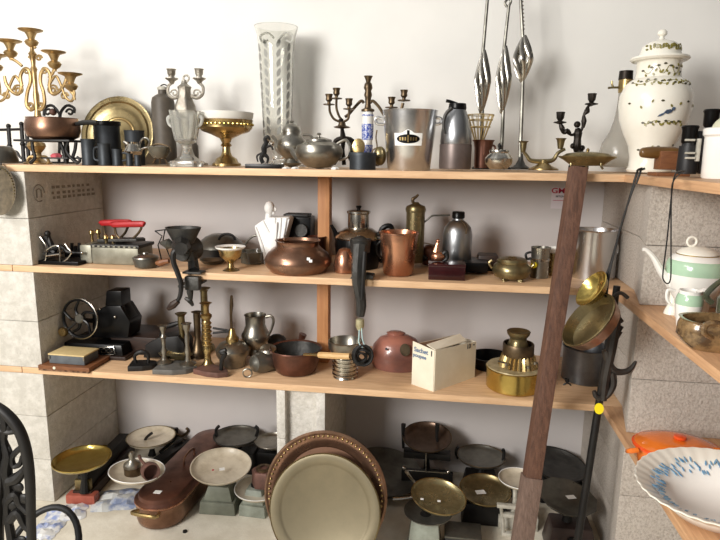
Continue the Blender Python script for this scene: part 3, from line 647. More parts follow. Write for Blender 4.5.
# big lidded vase
t = T('ginger_jar', 'large white lidded vase painted with vines and a blue bird', 'vase', 655, 170, Z1, 2.32, xm=105)
body = [(0, 172), (21, 172), (22, 170), (20, 166), (19.6, 158), (22, 146), (28, 134), (33, 120), (35, 106), (34.5, 96), (31, 86), (26, 81), (22, 78.5), (21, 74), (21, 62), (22, 60), (0, 60)]
xx = None
b_ = t.lathe('body', body, cream_cer, x=xx, seg=56)
l_ = t.lathe('lid', [(0, 62), (26, 61.4), (28, 59.6), (27.4, 57.8), (21, 57.4), (19.4, 54), (18, 47.5), (13, 43), (6, 40.6), (3, 39.4), (0, 39)], cream_cer, seg=48)
t.lathe('finial', [(0, 40), (3, 39.6), (2, 37), (4.6, 34.8), (4.4, 32), (2.6, 30), (0, 29.6)], cream_cer, parent=l_)
mm = M(); ox = 0
def rad(y):
    for (r0, y0), (r1, y1) in zip(body[1:], body[2:]):
        if y0 >= y >= y1 and y0 != y1: return r0+(r1-r0)*(y0-y)/(y0-y1)
    return 20
def onv(u, y, e=0, r=None, x0=None):
    r = (rad(y) if r is None else r)*t.k+e; a = -PI/2+math.asin(max(-1, min(1, u*t.k/r)))
    return Vector(((ox if x0 is None else x0)+math.cos(a)*r, math.sin(a)*r, t.h(y))), Vector((math.cos(a), math.sin(a), 0))
rnd = random.Random(3)
def vine(y0, umax, amp, n, mml, mmd, r=None, x0=None):
    for i in range(n):
        u = -umax+2*umax*i/(n-1); y = y0+amp*math.sin(i*1.9)+rnd.uniform(-1, 1); c, nn = onv(u, y, 0, r, x0)
        tt = Vector((-nn.y, nn.x, 0)); d = tt*math.cos(i*2.1)+Vector((0, 0, 1))*math.sin(i*2.1)
        leaf(mmd if i % 3 == 0 else mml, c, d, 3.6*t.k, 2.0*t.k, nn)
ml, md = M(), M()
vine(85, 27, 2, 30, ml, md); vine(72, 18, 5, 20, ml, md); vine(124, 18, 1.5, 18, ml, md); vine(106, 30, 3, 8, ml, md)
vine(150, 16, 5, 7, ml, md)
for y0, um, am in ((85, 27, 2), (124, 18, 1.5), (72, 18, 4)):
    P = [onv(-um+2*um*i/40, y0+am*math.sin(i*.45), .0008)[0] for i in range(41)]; ml.tube(P, .0011, seg=4, smooth=1)
t.part('painted_vine', ml, olive_paint, parent=b_); t.part('painted_berry_sprays', md, mat('dark_leaf_paint', (74, 70, 48), 0, .35), parent=b_)
ml = M(); x0 = 0
for y0, rr in ((50.5, 18.9), (47.8, 18.2)): vine(y0, 16, .8, 14, ml, ml, rr, x0)
t.part('painted_vine', ml, olive_paint, parent=l_)
mb = M()
for (u, y, du, dy, ln, wd) in ((2, 114, 1, .25, 9, 4.2), (6.5, 111.5, .7, 1, 4.5, 3.2), (-4, 117, 1, .5, 8, 2)):
    c, nn = onv(u, y, .0006); tt = Vector((-nn.y, nn.x, 0)); leaf(mb, c, tt*du+Vector((0, 0, dy)), ln*t.k, wd*t.k, nn)
t.part('painted_bird', mb, dark_paint, parent=b_)
# coffee mill-like block with round handle
t = T('coffee_mill', 'brown wooden box mill with a thick rounded handle before the white vase', 'mill', 668, 173, Z1, 2.02)
mm = M(); mm.box((0, 0, t.h(160.5)), (25*t.k, .06, t.h(152)-t.h(170.5)), bev=.003); t.part('box', mm, brown_wood)
mm = M(); mm.box((0, 0, .006), (33*t.k, .09, .012), bev=.003); t.part('base', mm, brown_wood)
mm = M(); P0, P1 = t.p(640, 152.5), t.p(683, 152.5); mm.tube([P0, P0.lerp(P1, .06), P0.lerp(P1, .3), P0.lerp(P1, .8), P1], [.01, 5.2*t.k, 6.4*t.k, 5.8*t.k, 3*t.k], seg=16); t.part('handle', mm, mat('varnished_handle', (112, 80, 40), 0, .3, (84, 56, 28), 8, coat=.3))
# binoculars standing upright
t = T('binoculars', 'black binoculars standing upright next to the white pot at right', 'binoculars', 691, 173, Z1, 1.86)
for x, dy, yt in ((688, 0.0, 138), (710, .06, 120)):
    mm = M(); t.lathe('', [(0, 174), (9.4, 174), (10.2, 170), (10, 160), (9.6, 146), (8, yt+10), (7, yt+4)], None, x=x, dy=dy, m=mm)
    b_ = t.part('barrel', mm, lens_m)
    mm = M(); t.lathe('', [(6, yt+6), (7.4, yt+4), (7.6, yt-8), (8.6, yt-11), (7.6, yt-12.5), (0, yt-12)], None, x=x+1.5, dy=dy, m=mm); t.part('eyepiece', mm, black, parent=b_)
mm = M(); mm.box(t.p(694, 152, .01), (.03, .03, t.h(128)-t.h(170)), bev=.006); t.part('bridge', mm, lens_m)
mm = M()
for y in (140, 153, 158): mm.box(t.p(690, y, -.035), (9*t.k, .012, 2*t.kv), bev=.001)
mm.box(t.p(698, 150, -.03), (3.4*t.k, .014, 22*t.kv), bev=.002)
t.part('metal_fittings', mm, paint_white)
t = T('strap', 'thin black binocular strap looping down in front of the side shelf', 'strap', 676, 174, None, 1.565)
xs = [(685, 171), (678, 171.5), (674, 178), (671.5, 195), (667, 240), (663, 272), (663.5, 280), (667, 283.5), (670, 281), (671, 270), (671, 235), (671.5, 195), (674, 180), (684, 171)]
dpt = [1.86, 1.82, 1.78]
t.tube('cord', [(x, y, (-.008 if i not in (0, 1, 13) else (.06 if i == 1 else .22))) for i, (x, y) in enumerate(xs)], .75, cord_m)
# enamel pot
t = T('white_pot', 'white pot cut off by the right edge of the top shelf', 'pot', 722, 176, Z1, 1.78)
t.lathe('body', [(0, 179), (19.5, 179), (20.5, 177), (21, 137), (23, 135), (23.4, 129), (22, 128), (20.5, 130), (19, 176), (0, 176)], white_cer, seg=48)
t = T('melon', 'pale greenish round gourd resting inside the white pot', 'gourd', 727, 150, None, 1.78)
mm = M(); mm.ball(t.p(727, 131), 15*t.k, seg=28, sc=(1, 1, 1.05)); t.part('gourd', mm, mat('pale_gourd', (206, 204, 180), 0, .5, (186, 186, 156), 8))
# hanging grater/rattan fan at left
t = T('wicker_scoop', 'dark oval wicker scoop hanging from the top shelf edge at far left', 'scoop', 4, 190, None, 2.12)
mm = M(); c = t.p(1, 190)
mm.lathe([(0, .0), (13*t.k, .002), (16*t.k, .006), (17*t.k, .012), (16*t.k, .012), (12*t.k, .006), (0, .004)], c, axis=(0, -1, .08), sy=1.35, seg=40); t.part('basket', mm, wicker)
mm = M()
for i in range(46):
    a = 2*PI*i/46; mm.ball(c+Vector((math.cos(a)*15.6*t.k, -.013, math.sin(a)*21*t.k)), .8*t.k, seg=6)
t.part('beaded_rim', mm, brass_dark)
t.tube('hook', [(1, 170), (1, 167), (1, 163.5, .02), (1, 163, .06)], .8, iron)
# ------------------------------------------------------------------ MIDDLE SHELF
def shelfT(name, lab, cat, x, y, z=Z2, Y=None, group=None):
    """thing on a shelf, its contact seen at photo point x, y; kept on the board"""
    if Y is None: Y = min(max(on_z(x, y, z).y, D+.03), BACK-.06)
    return T(name, lab, cat, x, y, z, Y, group)
t = shelfT('rocking_chair_figure', 'wire rocking chair figure with a seated dark form on a slab', 'figure', 60, 266, Y=2.22)
mm = M(); mm.box((0, .02, .008), (46*t.k, .11, .016), bev=.002); t.part('slab', mm, black)
for dy in (-.03, .03):
    t.tube('side_frame', [(40, 237, dy), (45, 244, dy), (46.5, 250, dy), (46, 258, dy), (45, 261, dy)], .7, silver)
    t.tube('rocker', [(42, 261, dy), (50, 264, dy), (60, 263, dy), (67, 259, dy), (71, 253, dy), (68, 248, dy), (65, 244, dy)], .8, silver)
    t.tube('armrest', [(46.5, 250, dy), (53, 246, dy), (59, 247, dy), (60, 262, dy)], .7, silver)
    t.tube('seat_rail', [(46, 256, dy), (60, 254, dy)], .7, silver)
mm = M(); t.tube('', [(46, 236), (49, 247), (55, 253)], [4, 3.4, 3], None, m=mm); mm.box(t.p(54, 253), (15*t.k, .05, .006)); t.part('seat_shell', mm, iron)
mm = M(); t.tube('', [(52, 250), (50, 243), (48, 237)], [3.4, 3, 2], None, m=mm); mm.ball(t.p(47.5, 233.5), 2.8*t.k); t.tube('', [(53, 249), (62, 247), (68, 252), (82, 253)], [2.4, 2, 1.6, 1], None, m=mm)
t.part('seated_form', mm, iron)
mm = M(); mm.ball(t.p(82, 253), 1.5*t.k); t.part('bead', mm, silver)
t = shelfT('small_engine_model', 'small black mechanical model between rocking chair figure and tin box', 'model', 80, 262, Y=2.36)
mm = M()
for i in range(5): t.tube('', [(72+i*3.6, 262), (72+i*3.6, 243+(i % 2)*3)], 1.5, None, m=mm)
t.part('rods', mm, iron); mm = M(); mm.box((0, 0, t.h(258)), (24*t.k, .05, .05), bev=.004); t.part('body', mm, black)
# tin box of irons
t = shelfT('tin_box', 'grey tin double box with dark slotted rim, holding red-handled irons', 'box', 118, 266, Y=2.3)
mm = M(); yb = t.by
for cx, w_, d_ in ((94, 12, .12), (123, 46, .13)):
    q = t.p(cx, 255); mm.box((q.x, 0, t.h((yb+243.5)/2)), (w_*t.k, d_, t.h(243.5)-.0), bev=.012)
t.part('body', mm, galv)
mm = M()
q = t.p(123, 245)
mm.box((q.x, 0, t.h(244)), (47*t.k, .135, .014), bev=.003); t.part('rim', mm, iron_grey)
mm = M(); mm.use(galv)
for i in range(9): mm.box((t.p(103+i*5, 245).x, -.069, t.h(244.2)), (2.2*t.k, .004, .006))
t.part('rim_slots', mm, galv, parent=1)
for x, y in ((92, 233), (98.5, 232), (106, 236), (113, 236)):
    t.lathe('brass_knob', [(0, 243), (1.4, 243), (1.4, y+4), (2.6, y+2), (2.2, y-1), (0, y-2)], brass, x=x, dy=-.02 if x > 100 else .02)
def red_iron(x0, x1, y, dy, lab):
    t = T('flat_iron', lab, 'iron', (x0+x1)/2, 241.2, None, 2.3+dy, group=None)
    mm = M(); q0 = t.p(x0, 241); q1 = t.p(x1, 241); mm.prism([q0+Vector((0, -.03, 0)), q1+Vector((-.02, -.03, 0)), q1+Vector((.005, 0, 0)), q1+Vector((-.02, .03, 0)), q0+Vector((0, .03, 0))], (0, 0, .012), .002); t.part('sole', mm, iron_grey)
    t.tube('bracket', [(x0+8, 239), (x0+4, 234), (x0+3, y+2), (x0+6, y), (x1-8, y), (x1-3, y+2), (x1-6, 233), (x1-12, 239)], 1.2, bronze, smooth=3)
    t.tube('handle', [(x0, y+.5), (x0+3, y), (x1-4, y-.5), (x1, y)], [2.4, 3, 3, 2.4], red_paint)
red_iron(101, 131, 223, .03, 'red-handled small iron at the back of the tin box')
red_iron(112, 144.5, 224.5, -.035, 'red-handled small iron in front, on top of the tin box')
# strainer bowl
t = shelfT('lidded_bowl', 'small pewter lidded bowl with a turned brown handle beside the tin box', 'bowl', 146, 267, Y=2.21)
t.lathe('body', [(0, 269.5), (7, 269.5), (10, 266), (11.5, 259), (11.3, 257)], pewter_dark); t.lathe('lid', [(12, 257.6), (11.6, 256.4), (7, 254.5), (3, 253.5), (2.8, 252.4), (0, 252.2)], pewter)
t.tube('handle', [(156, 263), (160, 263), (165, 261.5), (169, 261)], [1.6, 3, 2.6, 2.2], brown_wood, dy=-.02)
# meat grinder clamped on the edge
def grinder(name, lab, x, Y, m):
    t = T(name, lab, 'meat grinder', x, 268, Z2, Y); return t
t = grinder('meat_grinder', 'black cast iron meat grinder clamped to the middle shelf, crank hanging down', 187, 2.19, iron_grey)
t.lathe('hopper', [(7, 249), (9, 244), (13, 236), (16.5, 229), (17, 227.4), (15.8, 227.6), (12, 236), (8, 243)], iron_grey, x=184, sy=.8)
mm = M(); mm.lathe([(0, -.02), (10*t.k, -.02), (11.5*t.k, 0), (11.5*t.k, .06), (0, .07)], t.p(184, 250), axis=(.25, 1, 0)); t.part('barrel', mm, iron_grey)
t.tube('post', [(190, 252), (193, 262), (194, 271, -.03)], [7, 5, 5.4], iron_grey)
mm = M(); mm.box(t.p(194, 272, -.045), (18*t.k, .05, .008), bev=.002); mm.box(t.p(193, 283, -.055), (14*t.k, .03, .055), bev=.006); mm.box((t.p(193, 290).x, .0, t.h(283)), (16*t.k, .13, .012), bev=.003); t.part('clamp', mm, iron_grey)
t.tube('clamp_screw', [(189, 283, -.03), (190, 292, -.03), (191, 300, -.03)], [2.2, 3.4, 1.6], iron_grey)
t.tube('wing_nut', [(185, 298, -.03), (190, 301, -.03), (193, 306, -.03)], [1.4, 2.6, 1.2], iron_grey)
t.tube('crank', [(181, 249, -.09), (174, 252, -.1), (173.5, 262, -.1), (178, 274, -.1), (181, 284, -.1), (180, 296, -.1), (176, 303, -.1)], [2.6, 2.6, 2.4, 2.4, 2.2, 2.0, 1.6], iron)
t.tube('crank_handle', [(178, 301, -.1), (173, 305, -.1), (168, 309, -.1)], [2.6, 3.6, 2], dark_wood)
t.tube('front_hub', [(181, 246, -.04), (181, 249, -.1)], [9, 6], iron_grey)
t.tube('funnel_plate', [(160, 243, -.02), (168, 244, -.02), (173, 246, -.02)], [1, 5.4, 2], pewter_dark)
t = shelfT('wire_stand', 'thin black wire stand behind the left meat grinder', 'stand', 163, 262, Y=2.4)
t.tube('wire', [(155, 231), (162, 236), (158, 245), (162, 262)], .6, iron, smooth=1); t.tube('wire', [(155, 231), (170, 229), (175, 236)], .6, iron, smooth=1); t.tube('wire', [(165, 230), (163, 240), (172, 262)], .6, iron, smooth=1)
t = shelfT('covered_pan', 'low dark grey covered pan at the back behind the meat grinder', 'pan', 221, 258, Y=2.52)
t.lathe('body', [(0, 261), (20, 261), (21.5, 257), (22.5, 247), (23, 246)], iron_grey, seg=40); t.lathe('lid', [(23.4, 246.6), (22, 243.4), (14, 236.5), (8, 234), (0, 233.4)], pewter_dark, seg=40)
mm = M(); mm.tube([t.p(227+8*math.cos(a), 240-6*math.sin(a), -.1) for a in [i*PI/6 for i in range(7)]], 1.2*t.k); t.part('handle', mm, iron)
t = shelfT('enamel_dish', 'round tilted grey dish lying on the shelf between grinder and brass egg cup', 'dish', 213, 262, Y=2.36)
t.lathe('dish', [(0, 264), (9, 264), (12.5, 259.5), (11.8, 259.5), (8, 263), (0, 263)], pewter)
t = shelfT('brass_cup', 'small brass footed cup with pale lip on the middle shelf edge', 'cup', 231, 270, Y=2.22)
t.lathe('body', [(0, 272), (8, 272), (8, 270.8), (3.2, 267.5), (2.6, 263), (6, 260), (10, 256), (11.5, 248.5), (10.8, 248), (9, 255), (0, 259)], brass)
t.lathe('saucer_lip', [(11, 249.5), (14, 247.8), (14.5, 246.4), (13.8, 246.4), (10.4, 248.4)], white_cer)
t = shelfT('glass_basket', 'low brassy glass basket with hoop handle left of the white torso', 'basket', 253, 264, Y=2.4)
t.lathe('body', [(0, 267), (9, 267), (11.5, 262), (13, 251), (12.2, 251), (10, 262), (0, 265)], mirror_grey, nw=8, wob=.04)
t.tube('hoop_handle', [(243, 252), (246, 243), (252, 237), (258, 235)], 1, pewter_dark)
# white torso
t = shelfT('torso_sculpture', 'white angular plaster torso sculpture of a person with folded robe', 'sculpture', 268, 267, Y=2.42)
def slab3(t, pts, dy0, dy1, bev=.003):
    m = M(); m.prism([t.p(x, y, dy0) for x, y in pts], (0, dy1-dy0, 0), bev); return m
m = slab3(t, [(254, 226), (262, 220.5), (269, 217.5), (288, 217), (290, 219), (286, 234), (281, 250), (278, 267), (265, 268), (262, 255), (258, 240)], -.035, .04, .008); t.part('robe', m, plaster)
mm = M(); t.tube('', [(268.5, 223), (268.5, 216), (269.5, 211)], [4, 3.2, 3], None, m=mm, seg=14); q = t.p(269.5, 208)
mm.ball(q, 5.2*t.k, seg=20, sc=(.95, 1.05, 1.25)); t.tube('', [(274, 206.5), (275.6, 209.5), (274.4, 210.4)], [.7, 1.1, .7], None, m=mm); t.tube('', [(272, 213), (274.6, 212.8)], [2, 1.4], None, m=mm)
t.part('head', mm, plaster)
mm = M()
for a in ([(263, 221), (268, 232), (271, 242)], [(275, 218), (274, 234), (272, 246)], [(281, 218), (279, 236), (276, 250)], [(286.5, 218), (283, 236), (278.5, 252)], [(255.5, 227), (262, 246), (266, 262)]): t.tube('', [(x, y, -.037) for x, y in a], [.9, 1.5, .9], None, m=mm)
t.part('robe_fold', mm, plaster)
mm = slab3(t, [(269, 233), (277, 222), (276, 246), (270, 250)], -.05, -.03, .004); t.part('arm_fold', mm, plaster)
t = shelfT('black_case', 'black old camera case behind the white torso', 'case', 298, 262, Y=2.52)
mm = M(); mm.box((0, 0, t.h(216)/2), (30*t.k, .1, t.h(216)), bev=.006); t.part('body', mm, black); mm = M(); mm.box((0, 0, t.h(214.8)), (24*t.k, .08, .012), bev=.004); t.part('lid', mm, iron)
mm = M(); mm.lathe([(0, 0), (6*t.k, 0), (6*t.k, .02), (0, .02)], t.p(302, 230, -.05), axis=(0, -1, 0)); t.part('lens', mm, iron_grey)
t = shelfT('copper_mug', 'small copper mug in the shadow beside the pine post', 'mug', 317, 264, Y=2.42)
t.lathe('body', [(0, 266), (8, 266), (8.6, 262), (8.6, 238), (9.2, 236), (8.4, 236), (7.8, 262), (0, 263)], copper_red)
# squat copper pot
t = shelfT('copper_pot', 'squat bulging copper pot with wide rim beside the white torso', 'pot', 298, 268, Y=2.26)
t.lathe('body', [(0, 274), (19, 274), (26, 271), (31.5, 264.5), (32.5, 259), (29, 252.5), (23, 248), (20.5, 245), (20.5, 242), (22, 240), (20, 240.2), (19, 243), (21, 248), (28, 256), (26, 267), (0, 271)], copper, seg=56)
mm = M(); q = t.p(310, 261, -30.5*t.k)
for dx, dz in ((-1, 1), (1.2, -1)): mm.box(t.p(309.5+dx, 260-dz, -29.6*t.k), (3*t.k, .004, 2.6*t.k), bev=.0006)
t.part('price_sticker', mm, label_white)
# coffee pot
t = shelfT('coffee_pot', 'black enamel coffee pot with silver collar and filter top', 'coffee pot', 358, 268, Y=2.4)
t.lathe('body', [(0, 272), (18, 272), (20, 268), (22, 256), (23.5, 244), (22.5, 238), (0, 238)], black, seg=40)
t.lathe('shoulder', [(22, 240), (23, 237), (20, 232), (14, 228.5), (11, 227.4), (0, 227)], silver, seg=40)
f_ = t.lathe('filter_cylinder', [(0, 228), (10, 228), (10.4, 226), (10.4, 214), (11.6, 212.6), (11.6, 211), (10, 210.4), (3, 209.6), (0, 209.6)], silver)
t.lathe('knob', [(0, 210), (1.8, 210), (1.8, 208.4), (3, 206.6), (2.2, 205.6), (0, 205.6)], black, parent=f_)
t.tube('spout', [(343, 252), (339, 243), (335, 232), (331, 225)], [4.6, 3.4, 2.2, 1.5], black)
t.tube('handle', [(379, 240), (382, 229), (390, 226), (393, 234), (390, 250), (380, 262)], [2.2, 2.6, 2.6, 2.4, 2.2, 1.8], black)
t = shelfT('copper_globe', 'small round copper pot between the pine post and the hanging grinder', 'pot', 345, 270, Y=2.27)
t.lathe('body', [(0, 274), (7, 274), (10.5, 271.5), (11.5, 266), (10, 257), (6.5, 250), (4.5, 248.6), (3.6, 249), (5.6, 252), (0, 256)], copper_bright)
# second grinder
t = T('meat_grinder', 'dark meat grinder hanging from the shelf edge by the coffee pot, string of rings below', 'meat grinder', 360, 276, Z2, 2.2)
mm = M(); mm.ball(t.p(360, 243), 9*t.k, seg=20, sc=(1, .8, .8)); t.lathe('', [(9.5, 252), (10, 244), (11, 239), (9.6, 239), (8, 244)], None, m=mm); t.part('body', mm, iron_grey)
t.tube('arm', [(360, 246, -.03), (359, 258, -.05), (358, 270, -.07), (358, 282, -.07), (360, 294, -.07), (361, 306, -.07), (360, 316, -.07)], [8, 7, 6.4, 6, 5.6, 5.2, 4.2], iron_grey)
t.tube('arm_rib', [(365, 252, -.08), (364, 268, -.1), (363, 285, -.1), (362, 300, -.1)], [2, 2.2, 2, 1.6], iron)
mm = M(); mm.prism([t.p(350, 279, -.08), t.p(373, 279, -.08), t.p(373, 276, -.08), t.p(366, 275, -.08), t.p(352, 275, -.08)], (0, .06, 0), .002); mm.box(t.p(360, 276, -.03), (14*t.k, .06, .02), bev=.004); t.part('clamp_plate', mm, iron_grey)
t.lathe('handle_ferrule', [(0, 325), (2.5, 325), (4.2, 321), (4, 314.5), (0, 313)], mat('worn_brass_ferrule', (190, 184, 150), .3, .5, (150, 140, 104), 40), x=360, dy=-.07)
t = T('key_ring_bunch', 'dark coil of rings hanging on pale blue string in front of the tin pot', 'ring bunch', 360, 356, None, 2.12)
mm = M()
for i in range(9):
    c = t.p(361+(i % 3)*1.4, 355.5+(i % 2)*1.2, -.008*i+.03); r = (8.8-(i % 4)*1.5)*t.k
    mm.tube([c+Vector((math.cos(2*PI*j/18)*r, math.sin(2*PI*j/18)*.01*(-1)**i, math.sin(2*PI*j/18)*r*1.08)) for j in range(18)], 1.1*t.k, seg=6, closed=True, smooth=1)
t.part('coil', mm, iron)
t.tube('string', [(359.5, 324), (359, 336), (359, 343), (363, 348)], .6, string); t.tube('string', [(361.5, 324), (362, 335), (363, 341), (365, 346)], .6, string)
# copper bucket
t = shelfT('copper_bucket', 'bright copper tapered bucket with rolled rim beside the coffee pot', 'bucket', 398, 270, Y=2.27)
t.lathe('body', [(0, 274), (13.5, 274), (15, 272), (18.5, 238), (19, 232.5), (18, 232), (17.2, 238), (13.6, 270), (0, 271)], copper_bright, seg=44)
t.lathe('rim', [(18.6, 234), (19.8, 233.4), (19.8, 231.8), (18.4, 231.4), (17.8, 233)], copper_bright, seg=44)
t.tube('ear_handle', [(381, 241), (377, 246), (378, 254), (383, 258)], 1.2, iron)
# brass tall mill / sprayer
t = shelfT('brass_sprayer', 'tall aged brass cylinder sprayer with curled top and side spout', 'sprayer', 414, 258, Y=2.46)
t.lathe('cylinder', [(0, 262), (9, 262), (9.2, 258), (9.2, 211), (0, 210)], brass_dark)
t.lathe('cap', [(9.6, 212), (10.2, 209), (9, 206), (4, 204), (2.4, 202), (0, 202)], brass_dark)
t.tube('top_lever', [(413, 203), (413, 199), (416, 197), (418.5, 194.5)], [1.4, 1.8, 1.4, 1], bronze)
t.tube('side_spout', [(423, 223), (427, 220), (432, 216), (438, 215.4), (450, 215.2)], .9, pewter_dark)
t.tube('spout', [(421, 255), (427, 259)], 2, iron)
# aluminium flask
t = shelfT('aluminium_flask', 'round shouldered aluminium flask with black screw cap', 'flask', 456, 262, Y=2.42)
t.lathe('body', [(0, 268), (13.5, 268), (14.6, 265), (14.6, 234), (13, 227), (9, 222.5), (5.2, 220), (5, 217), (0, 217)], alu, seg=40)
t.lathe('cap', [(5.2, 218.4), (6.3, 217.6), (6.3, 212.6), (5.4, 211.4), (0, 211.2)], black)
t.tube('chain', [(461, 220), (466, 226), (466, 234)], .6, bronze, dy=-.05)
# small copper lamp on red box
t = shelfT('lacquer_box', 'dark red lacquered box on the middle shelf edge, under a little brass figure', 'box', 446, 276, Y=2.25)
mm = M(); mm.box((0, 0, t.h(263.6)/2), (36*t.k, .11, t.h(263.6)), bev=.003, rot=rotz(.03)); t.part('box', mm, red_lacq)
mm = M(); mm.box((0, 0, t.h(263.2)), (36.6*t.k, .113, .01), bev=.002, rot=rotz(.03)); t.part('lid', mm, red_lacq)
tb = t
t = T('brass_bird_ornament', 'small shiny copper bird-shaped ornament standing on the dark red box', 'ornament', 438, 261.5, None, 2.25)
mm = M(); mm.ball(t.p(438, 256.5), 6.6*t.k, seg=20, sc=(1.1, .8, .75)); t.tube('', [(436, 252), (437, 246), (438, 242)], [4, 2.2, 1.4], None, m=mm); mm.ball(t.p(438, 241), 2.2*t.k); t.part('body', mm, copper_bright)
t.tube('tail', [(442, 255), (446, 252), (447, 258), (443, 261)], [2, 2.4, 2, 1.4], iron); t.tube('wire', [(436, 248), (430, 244), (424, 243)], .5, bronze)
t = shelfT('copper_kettle', 'small dull copper kettle in shadow left of the flask', 'kettle', 430, 262, Y=2.5)
t.lathe('body', [(0, 264), (8, 264), (9.6, 258), (8.6, 249), (5, 245), (0, 244)], copper_red)
t = shelfT('black_tray', 'low black tray lying right of the aluminium flask', 'tray', 473, 268, Y=2.4)
mm = M(); mm.box((0, 0, t.h(257)/2), (26*t.k, .16, t.h(262)), bev=.004); t.part('tray', mm, black)
t = shelfT('leather_case', 'small dark brown case behind the three-footed brass pot', 'case', 487, 266, Y=2.46)
mm = M(); mm.box((0, 0, t.h(254)/2), (20*t.k, .09, t.h(254)), bev=.008); t.part('case', mm, dark_wood)
# incense burner
t = shelfT('brass_burner', 'squat aged brass incense burner on three cast feet', 'incense burner', 511, 277, Y=2.26)
t.lathe('body', [(0, 279), (10, 279), (17, 276), (19.6, 270.5), (18, 265), (15, 262.5), (15.5, 260.6), (14, 260.4)], brass_dark, seg=44)
l_ = t.lathe('lid', [(15.4, 261), (14, 258.6), (10, 257.4), (5, 257.2), (4, 256.4), (0, 256.2)], brass_dark, seg=44)
for a in (-2.2, -.9, 1.57):
    x = math.cos(a)*13*t.k; y = math.sin(a)*13*t.k
    mm = M(); mm.tube([(x*.85, y*.85, t.h(277)), (x*1.05, y*1.05, t.h(281)), (x*1.1, y*1.1, .003)], [3*t.k, 2.4*t.k, 1.6*t.k]); mm.ball((x*1.1, y*1.1, .006), 2*t.k, seg=8); t.part('foot', mm, brass_dark)
t.tube('side_handle', [(530, 268), (534, 264), (531, 260)], 1.3, brass_dark); t.tube('side_handle', [(492, 268), (489, 263), (492, 260)], 1.3, brass_dark)
# steel mug and cups
t = shelfT('steel_mug', 'steel mug with a yellow round tag and curled handle', 'mug', 539, 278, Y=2.33)
t.lathe('body', [(0, 281), (9.2, 281), (9.4, 279), (9, 262), (9.6, 249), (10, 247), (9.2, 247), (8.4, 262), (8.6, 278), (0, 279)], pewter)
t.lathe('band', [(9.3, 260.6), (9.9, 260.2), (9.9, 258.6), (9.3, 258)], silver)
t.tube('handle', [(531, 252), (526, 254), (527, 259), (531, 258)], 1.3, iron)
mm = M(); mm.lathe([(0, 0), (3.2*t.k, 0), (3.2*t.k, .003), (0, .003)], t.p(534, 265, -.038), axis=(-.2, -1, 0)); t.part('price_tag', mm, yellow)
t = shelfT('brass_tin', 'brass tin with pale rim half hidden behind the leaning beam', 'tin', 553, 276, Y=2.4)
t.lathe('body', [(0, 279), (8.6, 279), (8.6, 252), (0, 252)], brass); t.lathe('rim', [(8.8, 252), (9, 247.4), (8.4, 247.4), (8, 251), (0, 251)], white_cer)
# stock pot
t = shelfT('stock_pot', 'tall polished steel stock pot without lid right of the leaning beam', 'pot', 592, 283, Y=2.38)
t.lathe('body', [(0, 287), (21, 287), (22, 285), (22, 231), (23, 229.4), (22, 229), (21.2, 231), (21.2, 284), (0, 285)], steel, seg=56)
t.tube('handle', [(613, 244), (617, 245), (617, 253), (613, 254)], 1.3, steel, dy=-.03)
t = shelfT('black_jug', 'black enamel jug in the shadow beside the stock pot', 'jug', 618, 272, Y=2.52)
t.lathe('body', [(0, 277), (9.5, 277), (10, 273), (10, 245), (8, 241), (8, 239), (0, 239)], black)
t.tube('handle', [(608, 246), (604, 248), (604, 256), (608, 259)], 1.2, silver)
# wall sticker behind
t = T('wall_sticker', 'white and red sticker with a company name on the wall behind the beam', 'sticker', 560, 198, None, BACK-.002)
mm = M(); a, b = t.p(552, 187.5), t.p(573, 209); mm.box(((a.x+b.x)/2, 0, (a.z+b.z)/2), (b.x-a.x, .001, a.z-b.z)); t.part('sheet', mm, mat('pale_sticker', (214, 206, 210), 0, .6))
def text_mesh(body, size, m=None):
    cu = bpy.data.curves.new('txt', 'FONT'); cu.body = body; cu.size = size; cu.extrude = .0004; cu.offset = size*.02; cu.align_x = 'CENTER'; cu.align_y = 'CENTER'
    o = bpy.data.objects.new('txt', cu); COL.objects.link(o); dg = bpy.context.evaluated_depsgraph_get(); me = bpy.data.meshes.new_from_object(o.evaluated_get(dg))
    vs = [v.co.copy() for v in me.vertices]; fs = [list(p.vertices) for p in me.polygons]; bpy.data.objects.remove(o); bpy.data.curves.remove(cu); bpy.data.meshes.remove(me); return vs, fs
def put_text(mm, body, size, c, X=Vector((1, 0, 0)), Yv=Vector((0, 0, 1)), sx=1):
    vs, fs = text_mesh(body, size); Zv = X.cross(Yv); mm.add([Vector(c)+X*v.x*sx+Yv*v.y+Zv*v.z for v in vs], fs)
mm = M(); put_text(mm, 'GMF', .032, t.p(560.5, 191, -.001), sx=1.2)
t.part('lettering', mm, ink_red); mm = M(); put_text(mm, 'BETON', .011, t.p(560, 196.5, -.001)); t.part('small_print', mm, ink)
mm = M(); mm.box(t.p(560, 200.5, -.001), (.06, .0006, .002)); t.part('underline', mm, ink_red)
# maker's stamp on the inner face of the left pier
w = M(); xs = XL+.0012; Xd, Zd = Vector((0, 1, 0)), Vector((0, 0, 1))
zc = 1.345; yc = D+.075
for r in (.034,):
    w.tube([(xs, yc+math.cos(2*PI*i/28)*r, zc+math.sin(2*PI*i/28)*r) for i in range(24)], .0022, seg=5, closed=False, smooth=1)
w.tube([(xs, yc-.014, zc-.018), (xs, yc-.014, zc+.014), (xs, yc+.002, zc+.018), (xs, yc+.014, zc+.01), (xs, yc+.014, zc-.018)], .003, seg=5, smooth=1)
for j, (z, n) in enumerate(((zc+.02, 8), (zc-.004, 9), (zc-.024, 9))):
    rn = random.Random(j)
    for i in range(n): w.box((xs, yc+.09+i*.036+rn.uniform(-.004, .004), z), (.0016, rn.choice((.014, .02, .024)), .011))
structure('trim_1', w, stamp)
# ------------------------------------------------------------------ LOWER SHELF
S3 = lambda *a, **k: shelfT(*a, z=Z3, **k)
